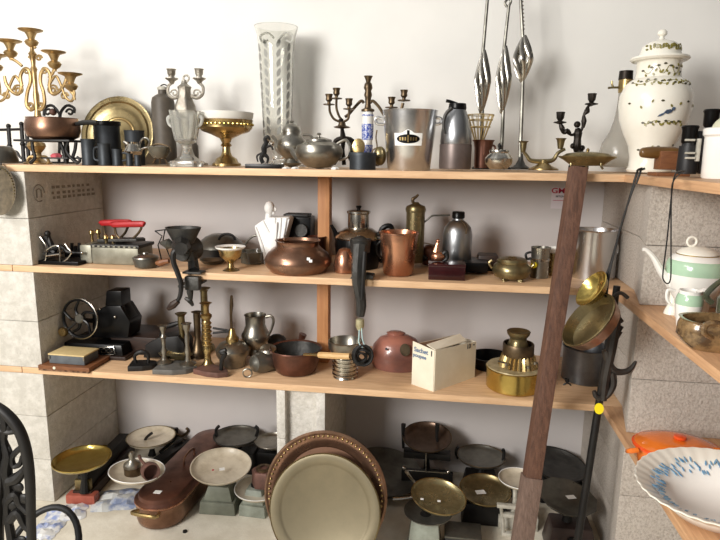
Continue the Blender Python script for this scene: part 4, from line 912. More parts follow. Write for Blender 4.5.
# projector
t = S3('film_projector', 'old black hand cranked film projector with large spoked wheel', 'projector', 96, 357, Y=2.4)
mm = M(); a, b = t.p(66, 340), t.p(130, 340); zt, zb = t.h(338), 0
mm.box((t.p(104, 340).x, 0, (.018+t.h(337))/2), (60*t.k, .2, t.h(337)-.018), bev=.008, taper=.93); t.part('base', mm, black)
mm = M(); mm.box((t.p(104, 340).x, 0, .009), (66*t.k, .22, .017), bev=.004); t.part('plinth', mm, dark_wood)
mm = M(); mm.prism([t.p(x, y, -.05) for x, y in ((92, 338), (92, 312), (99, 309), (106, 306), (120, 306), (130, 322), (128, 338))], (0, .11, 0), .006); t.part('housing', mm, black)
mm = M(); mm.prism([t.p(x, y, -.04) for x, y in ((105, 308), (106, 291), (121, 291), (122, 308))], (0, .08, 0), .005); mm.prism([t.p(x, y, -.03) for x, y in ((120, 300), (131, 318), (126, 324), (118, 312))], (0, .06, 0), .004); t.part('lamp_chimney', mm, black)
mm = M(); c = t.p(80, 318.5, -.12); R = 17.2*t.k; nrm = Vector((-.1, -1, .05)).normalized(); A = Vector((0, 0, 1)).cross(nrm).normalized(); B = nrm.cross(A)
mm.use(black); mm.tube([c+(A*math.cos(2*PI*i/32)+B*math.sin(2*PI*i/32))*R for i in range(32)], 1.5*t.k, seg=8, closed=True, smooth=1)
for i in range(5):
    a = 2*PI*i/5+.3; d = A*math.cos(a)+B*math.sin(a); e = A*math.cos(a+.5)+B*math.sin(a+.5); mm.tube([c, c+e*R*.5, c+d*R], [1.8*t.k, 1.3*t.k, 1.2*t.k])
w_ = t.part('wheel', mm, black)
mm = M(); mm.tube([c+nrm*.002+(A*math.cos(2*PI*i/32)+B*math.sin(2*PI*i/32))*R*1.04 for i in range(32)], .8*t.k, seg=8, closed=True, smooth=1); t.part('bright_rim', mm, silver, parent=w_)
mm = M(); mm.lathe([(0, .012), (3.2*t.k, .012), (4.4*t.k, .006), (4.4*t.k, -.01), (0, -.01)], c, axis=nrm); t.part('hub', mm, pewter_dark, parent=w_)
t.tube('axle', [(79, 319.5, -.12), (94, 321, -.04)], 2, iron)
mm = M(); c2 = t.p(63, 332, -.13); mm.lathe([(0, -.01), (4*t.k, -.01), (4.4*t.k, 0), (3.6*t.k, .008), (0, .009)], c2, axis=nrm); t.part('crank_knob', mm, brass); t.tube('crank_arm', [(63, 332, -.125), (70, 328, -.12), (79, 319.5, -.12)], 1.1, iron)
mm = M(); P = [t.p(x, y, -.105) for x, y in ((99, 352), (100, 347.5), (113, 347), (114, 352))]
for x in (103.5, 109.5): mm.tube([t.p(x+2.6*math.cos(2*PI*i/14), 351+1.9*math.sin(2*PI*i/14), -.106) for i in range(14)], .5*t.k, seg=5, closed=True, smooth=1)
t.tube('', [(98.5, 354, -.106), (99.5, 347.5, -.104), (113.5, 347, -.104), (115, 354, -.106)], .5, None, m=mm, smooth=1); t.tube('', [(100, 355, -.106), (113.5, 354.6, -.106)], .4, None, m=mm); t.part('silver_emblem', mm, silver)
mm = M(); mm.ball(t.p(100, 309, -.055), 1.2*t.k, seg=8); mm.ball(t.p(115, 317, -.055), 1.4*t.k, seg=8); t.part('bright_screws', mm, silver)
# boxes at left
t = S3('wooden_board', 'torn brown veneered wooden block jutting over the lower shelf edge at left', 'board', 73, 374, Y=2.2)
mm = M(); mm.box((0, .02, t.h(366.5)/2+.001), (49*t.k, .165, t.h(366.5)), bev=.002); t.part('torn_core', mm, torn)
mm = M(); mm.box((0, .02, t.h(363.2)), (50*t.k, .168, 3.4*t.kv), bev=.001); t.part('top_veneer', mm, brown_wood)
mm = M(); mm.lathe([(0, 0), (.006, 0), (.006, .003), (0, .004)], Vector((-.04, -.064, t.h(363.2))), axis=(0, -1, 0)); t.part('paper_dot', mm, card)
ztop = t.h(363.2)+1.7*t.kv+t.P.z
t = T('cardboard_box', 'flat grey blue box with tan lid top in front of the projector', 'box', 72, 357, None, 2.21)
t.P.z = ztop+.001; t.bx, t.by = proj(t.P)
mm = M(); mm.box((.01, 0, .019), (35*t.k, .10, .036), bev=.002, rot=rotz(-.02)); t.part('box', mm, grey_box)
mm = M(); mm.box((.01, 0, .0405), (36*t.k, .105, .006), bev=.001, rot=rotz(-.02)); t.part('lid', mm, card_tan)
mm = M()
for x in (-18, 18): mm.box((.01+x*.94*t.k, -.052, .028), (.006, .004, .014))
t.part('corner_clips', mm, pewter)
t = S3('dark_case', 'flat dark wooden case lying behind the candlesticks', 'case', 150, 356, Y=2.48)
mm = M(); mm.box((0, 0, t.h(332)/2), (54*t.k, .2, t.h(330)), bev=.004); t.part('case', mm, dark_wood)
t = S3('charcoal_iron', 'black charcoal iron with arched handle behind the pewter candlestick pair', 'iron', 166, 358, Y=2.38)
mm = M(); mm.prism([t.p(x, y, -.05) for x, y in ((143, 358), (145, 345), (158, 338), (178, 336), (184, 344), (184, 358))], (0, .1, 0), .006); t.part('body', mm, iron); t.tube('handle', [(160, 340), (163, 329), (172, 325), (180, 324), (181, 337)], [1.6, 1.8, 2.4, 1.8, 1.4], iron)
def flatiron(x, y, Y, lab, ang, m, ln=.16, hnd=True, wd=.085):
    t = S3('flat_iron', lab, 'iron', x, y, Y=Y)
    R = rotz(ang); mm = M(); pts = [(-ln/2, -wd/2), (0, -wd/2), (ln*.3, -wd*.35), (ln/2, 0), (ln*.3, wd*.35), (0, wd/2), (-ln/2, wd/2)]
    mm.prism([R @ Vector((a, b, 0)) for a, b in pts], (0, 0, .022), .003); t.part('sole', mm, m)
    if hnd:
        mm = M(); mm.tube([R @ Vector(p) for p in ((-ln*.3, 0, .02), (-ln*.32, 0, .055), (-ln*.1, 0, .07), (ln*.12, 0, .06), (ln*.12, 0, .02))], [.006, .007, .011, .007, .006]); t.part('handle', mm, iron)
    return t
flatiron(145, 369, 2.23, 'dark flat iron at far left of the row on the lower shelf', .25, iron, .12)
flatiron(178, 369, 2.225, 'pale grey flat plate iron under the pair of pewter candlesticks', .05, mat('dull_grey_plate', (110, 108, 104), .2, .5, (86, 84, 80), 12), .17, False, .12)
flatiron(214, 372, 2.21, 'rusty brown flat iron with short upright handle, pointing right', -.35, rust, .15, False)
t = T('iron_handle_stub', 'short dark iron grip standing on the rusty flat iron', 'handle', 220, 366, None, 2.2)
t.P.z = Z3+.0222; t.bx, t.by = proj(t.P)
t.tube('grip', [(221, t.by-.5), (222, 360), (225, 354), (221, 352), (226, 350)], [2, 2, 2.4, 2.6, 2.2], iron)
# pewter candlestick pair: sit on plate
def stick(x, yb, Y, prof, m, lab, tilt=None, z=Z3, name='candlestick'):
    t = T(name, lab, 'candlestick', x, yb, z, Y); t.lathe('body', [(0, t.by)]+[(r, y+t.by-yb) for r, y in prof], m); return t
zp = Z3+.0225
stick(164.5, 362, 2.24, [(7, 362), (7, 360.6), (3, 358), (2, 354), (3, 350), (1.7, 346), (2, 338), (3.2, 336), (1.6, 334), (1.6, 331), (3, 328), (3.4, 325), (5, 324.4), (2, 324.6), (0, 326)], pewter, 'left one of two thin pewter candlesticks standing on the grey plate', z=zp)
stick(188, 363, 2.24, [(8, 363), (8, 361.6), (3, 359), (2, 354), (3, 350), (1.9, 344), (2.4, 336), (1.6, 333), (2, 330), (3.4, 327), (4, 322.6), (5, 322), (2, 322.4), (0, 325)], pewter, 'right one of two thin pewter candlesticks standing on the grey plate', z=zp)
t = S3('oil_lamp_tray', 'tarnished brass leaf shaped tray between the pewter candlesticks', 'tray', 176, 358, Y=2.3)
t.lathe('tray', [(0, 358), (13, 357), (17, 353.5), (16, 353.5), (12, 356), (0, 356.6)], brass_dark, sy=.5)
stick(183, 358, 2.36, [(8, 358), (7, 354), (3, 350), (2.4, 340), (2.4, 330), (3.4, 322), (3.2, 315), (5.6, 312.2), (4, 312), (0, 314)], brass_dark, 'dull brass candlestick leaning behind the pewter pair')
stick(198.5, 356, 2.4, [(9, 356), (8, 352), (5, 348), (4, 343), (2.6, 338), (3, 332), (3.4, 314), (3.4, 312), (5.4, 311), (4, 310.6), (0, 312)], bronze, 'dark tall candlestick with pale foot left of the ringed brass ones')
stick(206, 357, 2.5, [(9, 357), (8, 353), (4, 349), (3, 340), (3.4, 320), (3.2, 300), (4, 297), (6.4, 295.4), (5, 295), (0, 297)], brass_dark, 'tallest dark brass candlestick behind the ringed brass one')
t = S3('candlestick', 'ringed bright brass candlestick on a flared foot, tallest in front', 'candlestick', 208, 365, Y=2.27)
ring = []
for i in range(6): y = 346-i*4.2; ring += [(3.6, y), (4.8, y-1.2), (4.8, y-2.4), (3.6, y-3.6)]
t.lathe('body', [(0, t.by), (7.5, t.by), (7.5, t.by-1.4), (3.6, 361), (3, 355), (4.4, 350)]+ring+[(3.4, 320), (5.4, 317), (5.4, 315), (3, 313), (3, 307), (3.8, 304.4), (5.8, 303), (4, 303), (0, 305)], brass)
t = S3('snuffer_scissors', 'dark long-handled candle scissors lying across behind the brass candlesticks', 'scissors', 226, 352, Y=2.46)
t.tube('blade', [(213, 328), (225, 330), (234, 331)], 1.1, iron); t.tube('blade', [(213, 333), (225, 332), (234, 333)], 1.1, iron); t.tube('prop', [(232, 332), (236, 340), (236, 352)], 1.4, iron)
# wine taster/lamp with pipe
t = S3('oil_lamp', 'tarnished round metal oil lamp with tall thin pipe and brass nozzle', 'lamp', 233, 364, Y=2.32)
t.lathe('reservoir', [(0, t.by+2), (10, t.by+2), (12, 365), (13, 358), (15.5, 354), (16, 349), (12, 343.5), (6, 341), (0, 340.4)], pewter, seg=40)
t.lathe('burner', [(0, 342), (6, 341.4), (6.4, 338), (4, 335), (3, 331), (2, 328.4), (0, 328)], brass)
t.tube('pipe', [(231.5, 331), (231, 315), (231.5, 305), (231.5, 295.5)], [1.4, 1.3, 1.9, 1.2], bronze)
# jug
t = S3('pewter_tankard', 'bulbous shiny pewter jug with strap handle behind the small lantern', 'jug', 256, 352, Y=2.42)
t.lathe('body', [(0, 354), (8, 354), (8.4, 352), (7, 348), (9, 345), (13, 339), (13.4, 334), (11, 329), (9.4, 325), (9.6, 317), (10.4, 314.6), (9.4, 314.4), (8.6, 318), (8.6, 326), (0, 332)], pewter, seg=40)
t.tube('handle', [(265.5, 317), (271, 316), (273.5, 321), (271, 330), (267, 338)], [1.6, 1.4, 1.4, 1.3, 1.2], pewter)
# small lantern lying
t = S3('miners_lamp', 'small grey metal lamp with ring lying toward the shelf edge', 'lamp', 258, 372, Y=2.225)
mm = M(); ax = Vector((-.55, -.8, .1)).normalized(); k = t.k; mm.lathe([(0, -.095), (7*k, -.095), (10*k, -.07), (10.5*k, -.02), (9.5*k, .01), (8.5*k, .018), (8*k, .03), (5*k, .034), (3*k, .04), (0, .042)], (0.0, .03, 10.6*k), axis=ax, seg=32); t.part('body', mm, pewter_dark)
mm = M(); mm.lathe([(0, -.03), (8*k, -.03), (9*k, 0), (6.5*k, .012), (0, .014)], (.02, .07, 21*k), axis=(-.1, -.3, 1)); t.part('top_cap', mm, pewter)
mm = M(); c = Vector((-.034, -.032, .02)); mm.tube([c+Vector((math.cos(2*PI*i/16)*4.2*k, .004*math.cos(2*PI*i/16), math.sin(2*PI*i/16)*4.2*k)) for i in range(16)], .8*k, seg=6, closed=True, smooth=1); t.part('ring', mm, pewter)
# copper saucepan
t = S3('saucepan', 'red copper saucepan with dark inside and pale wooden handle', 'saucepan', 296, 369, Y=2.3)
ytop = 349
t.lathe('body', [(0, t.by), (17, t.by), (19.5, t.by-2), (22, 362), (24, ytop), (25.6, ytop-1), (25, ytop-1.8), (23.6, ytop-.6)], copper_red, seg=48)
t.lathe('tinned_lining', [(23.5, ytop-.6), (21.2, 362), (18, t.by-2.5), (0, t.by-2.2)], iron_grey, seg=48)
hs = t.tube('handle_socket', [(304, 354.5, -.1), (312, 354.5, -.12), (321, 355, -.14)], [1.3, 1.3, 2], brass)
t.tube('wooden_handle', [(319, 355, -.135), (324, 355.2, -.145), (338, 356, -.165), (350, 356.4, -.18)], [2.6, 3, 3, 2.8], pale_wood)
t = S3('copper_ladle', 'dull copper ladle handle leaning behind the saucepan', 'ladle', 300, 352, Y=2.52)
t.tube('handle', [(298, 352), (301, 340), (303, 334)], [2, 3, 4], copper_red); mm = M(); mm.ball(t.p(277, 341), 9*t.k, sc=(1.1, .7, .8)); t.part('bowl', mm, iron_grey)
# spring tin
t = S3('tin_strainer', 'shiny tin cylinder with spiral ribs under the hanging rings', 'tin', 345, 372, Y=2.27)
rib = []
for i in range(5): y = 374.5-i*4; rib += [(11.4, y), (12.8, y-1), (12.8, y-2), (11.4, y-3)]
t.lathe('ribbed_body', [(0, t.by), (11, t.by), (12, t.by-1)]+rib+[(11.6, 354), (14, 350)], silver, seg=40)
t.lathe('collar', [(13, 352), (16.4, 348), (17, 340.5), (16, 340), (15.2, 348), (12, 352), (0, 353)], pewter, seg=40)
# mould
t = S3('ceramic_mould', 'glossy domed terracotta pink ceramic baking mould', 'mould', 397, 359, Y=2.43)
t.lathe('dome', [(0, t.by+1), (24, t.by+1), (27.5, 358), (27, 353), (24, 345), (18, 338), (10, 334.6), (0, 333.6)], pink_cer, seg=48, sy=.75)
t.lathe('knob', [(0, 335), (8, 335), (9.5, 332.6), (6, 331.2), (0, 331.4)], pink_cer, x=396, sy=.6)
mm = M(); mm.lathe([(0, 0), (5*t.k, .001), (5*t.k, .004), (0, .005)], t.p(405, 350, -.078), axis=(.3, -.9, .45), sy=1.2); t.part('paper_label', mm, wicker)
mm = M(); mm.lathe([(0, 0), (1.2*t.k, .001), (1.2*t.k, .003), (0, .003)], t.p(386.5, 349, -.082), axis=(-.2, -.9, .3)); t.part('dark_hole', mm, ink)
# cardboard box
Pa, Pb, Pc = on_z(412, 384, Z3), on_z(433.5, 391.5, Z3), on_z(474, 377, Z3)
t = T('cardboard_box', 'open white cardboard box with handwriting on its side flap', 'box', 433.5, 391.5, Z3, Pb.y)
a, b, c = Pa-Pb, Vector((0, 0, 0)), Pc-Pb; d = a+c; H = t.h(352); H = (391.5-351)*t.kv
def wallp(p, q, h0, h1, th=.003, tx=None):
    n = Vector((-(q-p).y, (q-p).x, 0)).normalized()*th
    m = M(); m.prism([p, q, q+Vector((0, 0, h1)), p+Vector((0, 0, h0))], n); return m
t.part('side_panel', wallp(a, b, H*1.08, H, -.003), card); t.part('side_panel', wallp(b, c, H, H*.93, -.003), card)
t.part('side_panel', wallp(d, a, H*.95, H, .003), card); t.part('side_panel', wallp(c, d, H*.93, H*.95, .003), card)
m = M(); m.prism([a, b, c, d], (0, 0, .003)); t.part('bottom_panel', m, card_dark)
m = M(); up = Vector((0, 0, 1)); m.prism([b+up*H, b+up*H+(c*.75), b+up*(H+.02)+(c*.78)+(a*.35), b+up*(H+.012)+a*.38], up*.003); t.part('flap', m, card)
m = M(); m.prism([a+up*H*.98+c*.05, d+up*H*.9, d+up*H*.92+(-a)*.4, a+up*H*.8-a*.35+c*.1], up*.003); t.part('inner_flap', m, card_dark)
nrm = Vector((a.y, -a.x, 0)).normalized()
if nrm.y > 0: nrm = -nrm
ud = (-a).normalized()
m = M()
put_text(m, 'Sachet', .026, a*.6+up*(H*.9)+nrm*.0045, ud, up); put_text(m, 'poupee', .022, a*.66+up*(H*.76)+nrm*.0045, ud, up); t.part('handwriting', m, ink_blue)
m = M(); put_text(m, '1', .03, a*.12+up*(H*.9)+nrm*.0045, ud, up); cd = c.normalized(); n2 = Vector((c.y, -c.x, 0)).normalized(); n2 = n2 if n2.y < 0 else -n2
put_text(m, '13', .026, c*.8+up*(H*.86)+n2*.0045, cd, up); put_text(m, '-', .03, c*.93+up*(H*.88)+n2*.0045, cd, up); t.part('dark_marks', m, ink)
# black things behind
t = S3('black_frying_pan', 'black pan lying in shadow between the white box and the brass drum', 'pan', 490, 366, Y=2.5)
t.lathe('body', [(0, 368), (18, 368), (21, 355), (20, 355), (17, 366), (0, 366.5)], black, seg=36)
# brass drum gas-lamp part
t = S3('brass_drum', 'brass drum shaped stove burner with a fluted collar and pale top plate', 'burner', 513, 390, Y=2.275)
t.lathe('drum', [(0, t.by), (26, t.by), (27.5, t.by-1.5), (27.8, 369), (28.4, 367), (27.4, 366.4)], brass_bright, seg=56)
p_ = t.lathe('top_plate', [(27.4, 367), (27, 365.4), (14, 364.6), (0, 364.6)], mat('pale_worn_plate', (198, 184, 146), .3, .45, (140, 124, 88), 40), seg=56)
t.lathe('fluted_collar', [(19, 365.4), (17.5, 360), (16, 355), (15, 353)], brass, nw=24, wob=.05, seg=96, x=518)
t.lathe('upper_cup', [(15, 355), (15.6, 354), (15.6, 343.6), (15, 342.6), (14, 343), (13.6, 350), (0, 351)], bronze, x=518)
t.lathe('neck', [(10, 351), (10.6, 344), (8.4, 340), (8.4, 337), (11, 334), (11.8, 331), (11, 330.4), (9, 331.4), (0, 333)], brass_dark, x=518)
mm = M()
for (x0, y0, x1, y1) in ((505, 372, 538, 366), (498, 365, 512, 368)): mm.tube([t.p(x0, y0-4, -.05), t.p(x1, y1-3, -.04)], .0035, seg=6)
for x, y in ((535, 366), (506, 367), (528, 370)): mm.lathe([(0, 0), (.006, 0), (.006, .01), (0, .012)], t.p(x, y-1.5, -.06)-Vector((0, 0, 0)), seg=10)
t.part('valve_rods', mm, pewter, parent=p_)
# aluminium pot right
t = S3('cooking_pot', 'grey aluminium cooking pot with black feet right of the leaning beam', 'pot', 584, 389, Y=2.42)
t.lathe('body', [(0, 383), (20, 383), (22.5, 381), (23, 378), (23, 348), (24, 346), (23, 345.6), (22, 348), (22, 378), (0, 381)], mat('dull_grey_aluminium', (120, 122, 124), .9, .35, (80, 82, 86), 8), seg=48)
for x, dy in ((567, -.05), (601, -.05), (584, .07)): t.tube('foot', [(x, 382, dy), (x+1, 387, dy), (x, t.by, dy)], [2.4, 2, 2.4], iron)
mm = M(); mm.tube([t.p(567+4*math.cos(2*PI*i/14), 387+4*math.sin(2*PI*i/14), -.09) for i in range(14)], .8*t.k, seg=6, closed=True, smooth=1); t.part('ring_handle', mm, iron)
# ladles hanging
def pan_ax(t, name, c, ax, prof, m, **kw): mm = M(); mm.lathe([(r*t.k, h*t.k) for r, h in prof], c, axis=ax, seg=48, **kw); return t.part(name, mm, m)
t = T('ladle', 'small shallow brass ladle hanging by a long dark handle at the shelf end', 'ladle', 592, 290, None, 1.80)
ax = Vector((-.82, -.14, .56)).normalized()
pan_ax(t, 'bowl', t.p(592, 289), ax, [(0, -11), (10, -10), (17, -5), (20.5, 1), (21.5, 1.6), (20.3, 2), (16, -4), (9, -8.6), (0, -9.8)], brass_bright)
t.tube('handle', [(604, 282, .02), (611, 262, .03), (624, 217, .03), (634, 182, .03)], [1.6, 1.1, 1, 1], iron); t.tube('hook', [(634, 182, .03), (637, 173, .03), (638, 170, .02), (642, 168.5, .03)], 1.2, iron)
t = T('ladle', 'large brass and copper ladle pan hanging below the small one', 'ladle', 590, 320, None, 1.755)
ax = Vector((-.76, -.14, .62)).normalized()
pan_ax(t, 'bowl', t.p(588, 320), ax, [(0, -15), (24, -15), (30, -12), (33.5, 0), (34.6, .6), (33, 1), (29, -10), (23, -13), (0, -13.4)], brass_dark)
pan_ax(t, 'copper_band', t.p(588, 320), ax, [(30.2, -12.2), (33.8, -1.5), (33.6, -1), (30, -11.5)], copper)
t.tube('handle', [(606, 297, .03), (610, 270, .07), (623, 219, .07), (635, 184, .07)], [1.8, 1.2, 1, 1], iron); t.tube('hook', [(636, 184, .06), (640, 173, .06), (641, 170, .07), (645, 168.5, .07)], 1.2, iron)
# horns / rack of black iron hooks
t = T('iron_pot_hook', 'black iron chimney hook with curled arms standing against the right pier', 'hook', 608, 380, None, 1.93)
t.tube('shank', [(612, 300), (616, 318), (612, 345), (606, 375), (603, 400)], [3, 5, 5.5, 5, 4], horn)
t.tube('top_hook', [(612, 304), (614, 296), (621, 293), (628, 298)], 2, horn)
t.tube('curl', [(622, 322), (618, 318), (614, 324), (618, 331), (622, 326)], 2.2, horn)
t.tube('prong', [(606, 350), (610, 366), (618, 372), (629, 370), (636, 361)], [4.5, 4.2, 3.8, 3, 1.2], horn)
t.tube('prong', [(612, 372), (613, 385), (606, 396), (597, 397), (594, 391)], [4.2, 4, 3.6, 3, 2.2], horn)
t.tube('ring', [(620, 331), (616, 338), (612, 348)], 3, horn)
# ------------------------------------------------------------------ leaning pieces
def leaning(name, lab, cat): pass
b0 = on_y(578, 171, D-.028); b0.z = b0.z; b1 = on_z(514, 596, 0)
t = T('leaning_beam', 'long square dark wooden beam leaning against the front of the shelves', 'beam', 514, 596, 0)
ax = (b0-t.P).normalized(); L = (b0-t.P).length
X = Vector((1, .12, 0)); X = (X-ax*X.dot(ax)).normalized(); Yv = ax.cross(X)
def bar(a, b, w_, d_, m): 
    mm = M(); c = ax*((a+b)/2); R = Matrix((X, Yv, ax)).transposed(); mm.box(c, (w_, d_, b-a), rot=R, bev=.003); return mm
t.P = t.P+Vector((0, 0, .012))
t.part('shaft', bar(.42, L, .054, .05, None), beam_wood); t.part('worn_lower_end', bar(0, .421, .064, .056, None), beam_wood_pale)
t = T('iron_pole', 'long straight black iron pole leaning on the shelf ends right of the beam', 'pole', 571, 585, 0)
top = on_y(617, 286, 1.99)-t.P
mm = M(); mm.tube([Vector((0, 0, .012)), top*.5, top], [.0135, .013, .011], seg=10, smooth=1); t.part('shaft', mm, iron)
mm = M(); q = (on_z(571, 600, 0)); u = .41
pp = top*((540-408)/(540-178)*.86+.14)
mm.lathe([(0, .001), (4.3*t.k, .001), (4.3*t.k, .004), (0, .004)], on_y(599, 408.5, (t.P+top*.55).y-.018)-t.P, axis=(-.2, -1, .2), sy=1.25, seg=20); t.part('yellow_tag', mm, yellow)
# ------------------------------------------------------------------ FLOOR LEVEL: scales
def pan(t, name, x, y, r, m, dy=0, tilt=(0, 0, 1), depth=.3, rim=None):
    mm = M(); c = t.p(x, y, dy); k = t.k
    d_ = r*k*.15
    mm.lathe([(0, -d_*1.12), (r*k*.80, -d_*1.05), (r*k*.93, -d_*.55), (r*k*.985, 0), (r*k, .003), (r*k*.985, .0045), (r*k*.955, 0), (r*k*.90, -d_*.5), (r*k*.78, -d_*.9), (0, -d_*.98)], c, axis=tilt, seg=48)
    i = t.part(name, mm, m)
    if rim:
        mm = M(); mm.lathe([(r*k*.97, .001), (r*k*1.005, .003), (r*k*1.0, .006), (r*k*.965, .0045)], c, axis=tilt, seg=48); t.part('pan_rim', mm, rim, parent=i)
    return i
def pillar(t, x, y0, y1, r, m, name='pan_support', dy=0): t.tube(name, [(x, y0, dy), (x, (y0+y1)/2, dy), (x, y1, dy)], [r*1.4, r*.8, r*1.6], m)
def sticker(t, x, y, dy, w_=.03, n=1, ax=None):
    mm = M(); mm.box(t.p(x, y, dy), (w_, w_*.7, .0012), rot=rotz(.3)); t.part('price_sticker', mm, label_white)
# 1: long wooden-base scale running in depth
A = on_z(82, 503, 0); Bk = on_z(131, 448, 0)
t = T('kitchen_scale', 'shop scale with rust red end and gold brass pans set along the left pier', 'scale', 82, 503, 0)
dv = Bk-A; dv.z = 0; ln = dv.length; an = math.atan2(dv.y, dv.x); R = rotz(an)
mm = M(); mm.box(dv*.46+Vector((0, 0, .03)), (ln*.9, .085, .045), rot=R, bev=.004); t.part('long_base', mm, dark_wood)
mm = M(); mm.box(dv*.46+Vector((0, 0, .085)), (ln*.82, .05, .06), rot=R, bev=.003); t.part('beam_housing', mm, iron)
mm = M(); mm.box(dv*.02+Vector((0, 0, .022)), (.05, .13, .043), rot=R, bev=.008); t.part('red_end_block', mm, mat('red_oxide_paint', (170, 92, 74), 0, .45, (134, 66, 54), 16))
mm = M(); mm.box(dv*.05+Vector((0, 0, .075)), (.02, .07, .05), rot=R, bev=.003); t.part('brass_end_plate', mm, brass_dark)
pillar(t, 84, 492, 466, 3, iron, dy=.0)
pan(t, 'pan', 82, 459, 25, brass_bright, dy=-.03, depth=.35, rim=brass_bright)
Q = Bk-A
pn = pan(t, 'pan', 116, 437.5, 20, brass_dark, dy=Q.y-.03, depth=.35, rim=brass_bright)
pillar(t, 119, 455, 442, 3, iron, dy=Q.y-.08)
# 2: white-pan scale
t = T('kitchen_scale', 'black iron scale with worn white enamel pans behind the copper fish kettle', 'scale', 143, 472, 0, Y=None)
t = THINGS.pop() and T('kitchen_scale', 'black iron scale with worn white enamel pans behind the copper fish kettle', 'scale', 143, 480, 0)
mm = M(); mm.box((.055, .12, .04), (.06, .34, .07), rot=rotz(-.22), bev=.01); t.part('base', mm, iron)
pillar(t, 152, 455, 443, 3, iron, dy=.2)
t.tube('pan_support', [(138, 479, 2.11-t.P.y), (141, 476, -.12), (148, 470, .0)], [3, 3, 4], iron)
FP = 2.11-t.P.y
pan(t, 'pan', 137, 471, 22.5, enamel_old, dy=FP, tilt=(.08, .08, 1), depth=.3, rim=enamel)
pan(t, 'pan', 151, 437, 23.5, enamel_old, dy=min(.21, 2.55-t.P.y), depth=.3, rim=brass_dark)
t.tube('bracket', [(150, 448, .2), (145, 442, .18), (147, 437, .16), (152, 433, .16)], 1.4, iron); t.tube('bracket', [(160, 452, .25), (168, 445, .25), (176, 437, .3), (176, 428, .3)], 1.6, iron)
t.tube('hook', [(166, 434, .3), (174, 433, .3), (182, 436, .3), (188, 431, .3), (186, 428, .3)], 1.3, bronze); t.tube('lever', [(165, 455, .2), (174, 446, .2), (182, 440, .25)], 2, iron)
scale2 = t
t = T('brass_weight', 'dark cylindrical lidded weight can standing in the front white pan', 'weight', 133, 477, None, 2.11)
t.lathe('can', [(0, 479), (6.8, 479), (7.6, 477), (7.6, 464), (0, 464)], bronze); l_ = t.lathe('lid', [(8, 466), (7.6, 463.4), (4, 461), (2.4, 458), (3, 455), (2, 452), (0, 451)], pewter)
t = T('copper_measure', 'small dark copper measure lying on its side in the front white pan', 'measure', 150, 478, None, 2.09)
mm = M(); mm.lathe([(0, -.03), (7.5*t.k, -.028), (8.5*t.k, .0), (8*t.k, .03), (7*t.k, .03), (7*t.k, -.015), (0, -.02)], t.p(150, 471), axis=(.5, -.6, .2)); t.part('cup', mm, rust)
t.tube('handle', [(147, 467), (141, 460), (139, 455)], 1.4, rust)
# 3: fish kettle
P0, P1 = on_z(163, 517, 0), on_z(212, 461, 0)
t = T('fish_kettle', 'long oval copper fish kettle with lid standing diagonally between scales', 'fish kettle', 163, 517, 0)
dv = P1-P0; dv.z = 0; an = math.atan2(dv.y, dv.x); ln = dv.length; u = dv.normalized(); n = Vector((-u.y, u.x, 0)); rr = .104
def oval(scale, z, k=40):
    o = []
    for i in range(k):
        a = 2*PI*i/k; c = math.cos(a); s_ = math.sin(a); ctr = dv if c > 0 else Vector((0, 0, 0)); o.append(ctr+u*(c*rr*scale)+n*(s_*rr*scale)+Vector((0, 0, z)))
    return o
def loft(rings, cap0=True, cap1=True):
    m = M(); k = len(rings[0]); V = [p for r in rings for p in r]; F = []
    for a in range(len(rings)-1):
        for i in range(k): j = (i+1) % k; F.append((a*k+i, a*k+j, (a+1)*k+j, (a+1)*k+i))
    if cap0: F.append(tuple(range(k))[::-1])
    if cap1: F.append(tuple((len(rings)-1)*k+i for i in range(k)))
    m.add(V, F); return m
hk = .098
t.part('body', loft([oval(.88, .004), oval(.95, .01), oval(1, .03), oval(1, hk)]), copper)
lid = t.part('lid', loft([oval(1.02, hk-.006), oval(1.04, hk), oval(1.02, hk+.008), oval(.9, hk+.016), oval(.86, hk+.03), oval(.8, hk+.034), oval(.3, hk+.036)]), copper_red)
t.part('rim_edge', loft([oval(1.045, hk-.002), oval(1.06, hk+.002), oval(1.045, hk+.006)]), copper_bright, parent=lid)
mm = M(); c = dv*.52+Vector((0, 0, hk+.035)); mm.tube([c-u*.05, c-u*.045+Vector((0, 0, .03)), c+Vector((0, 0, .038)), c+u*.045+Vector((0, 0, .03)), c+u*.05], .005); t.part('lid_handle', mm, copper, parent=lid)
mm = M(); mm.box(-u*.03+Vector((.0, 0, hk+.036)), (.03, .022, .0015)); t.part('price_sticker', mm, label_white)
mm = M(); e = -u*rr; mm.tube([e+n*.045+Vector((0, 0, .09)), e-u*.035+n*.05+Vector((0, 0, .1)), e-u*.04-n*.05+Vector((0, 0, .1)), e-n*.045+Vector((0, 0, .09))], .008); t.part('end_handle', mm, brass)
mm = M(); e = dv+u*rr; mm.tube([e+n*.045+Vector((0, 0, .09)), e+u*.03+n*.05+Vector((0, 0, .1)), e+u*.03-n*.05+Vector((0, 0, .1)), e-n*.045+Vector((0, 0, .09))], .007); t.part('end_handle', mm, brass)
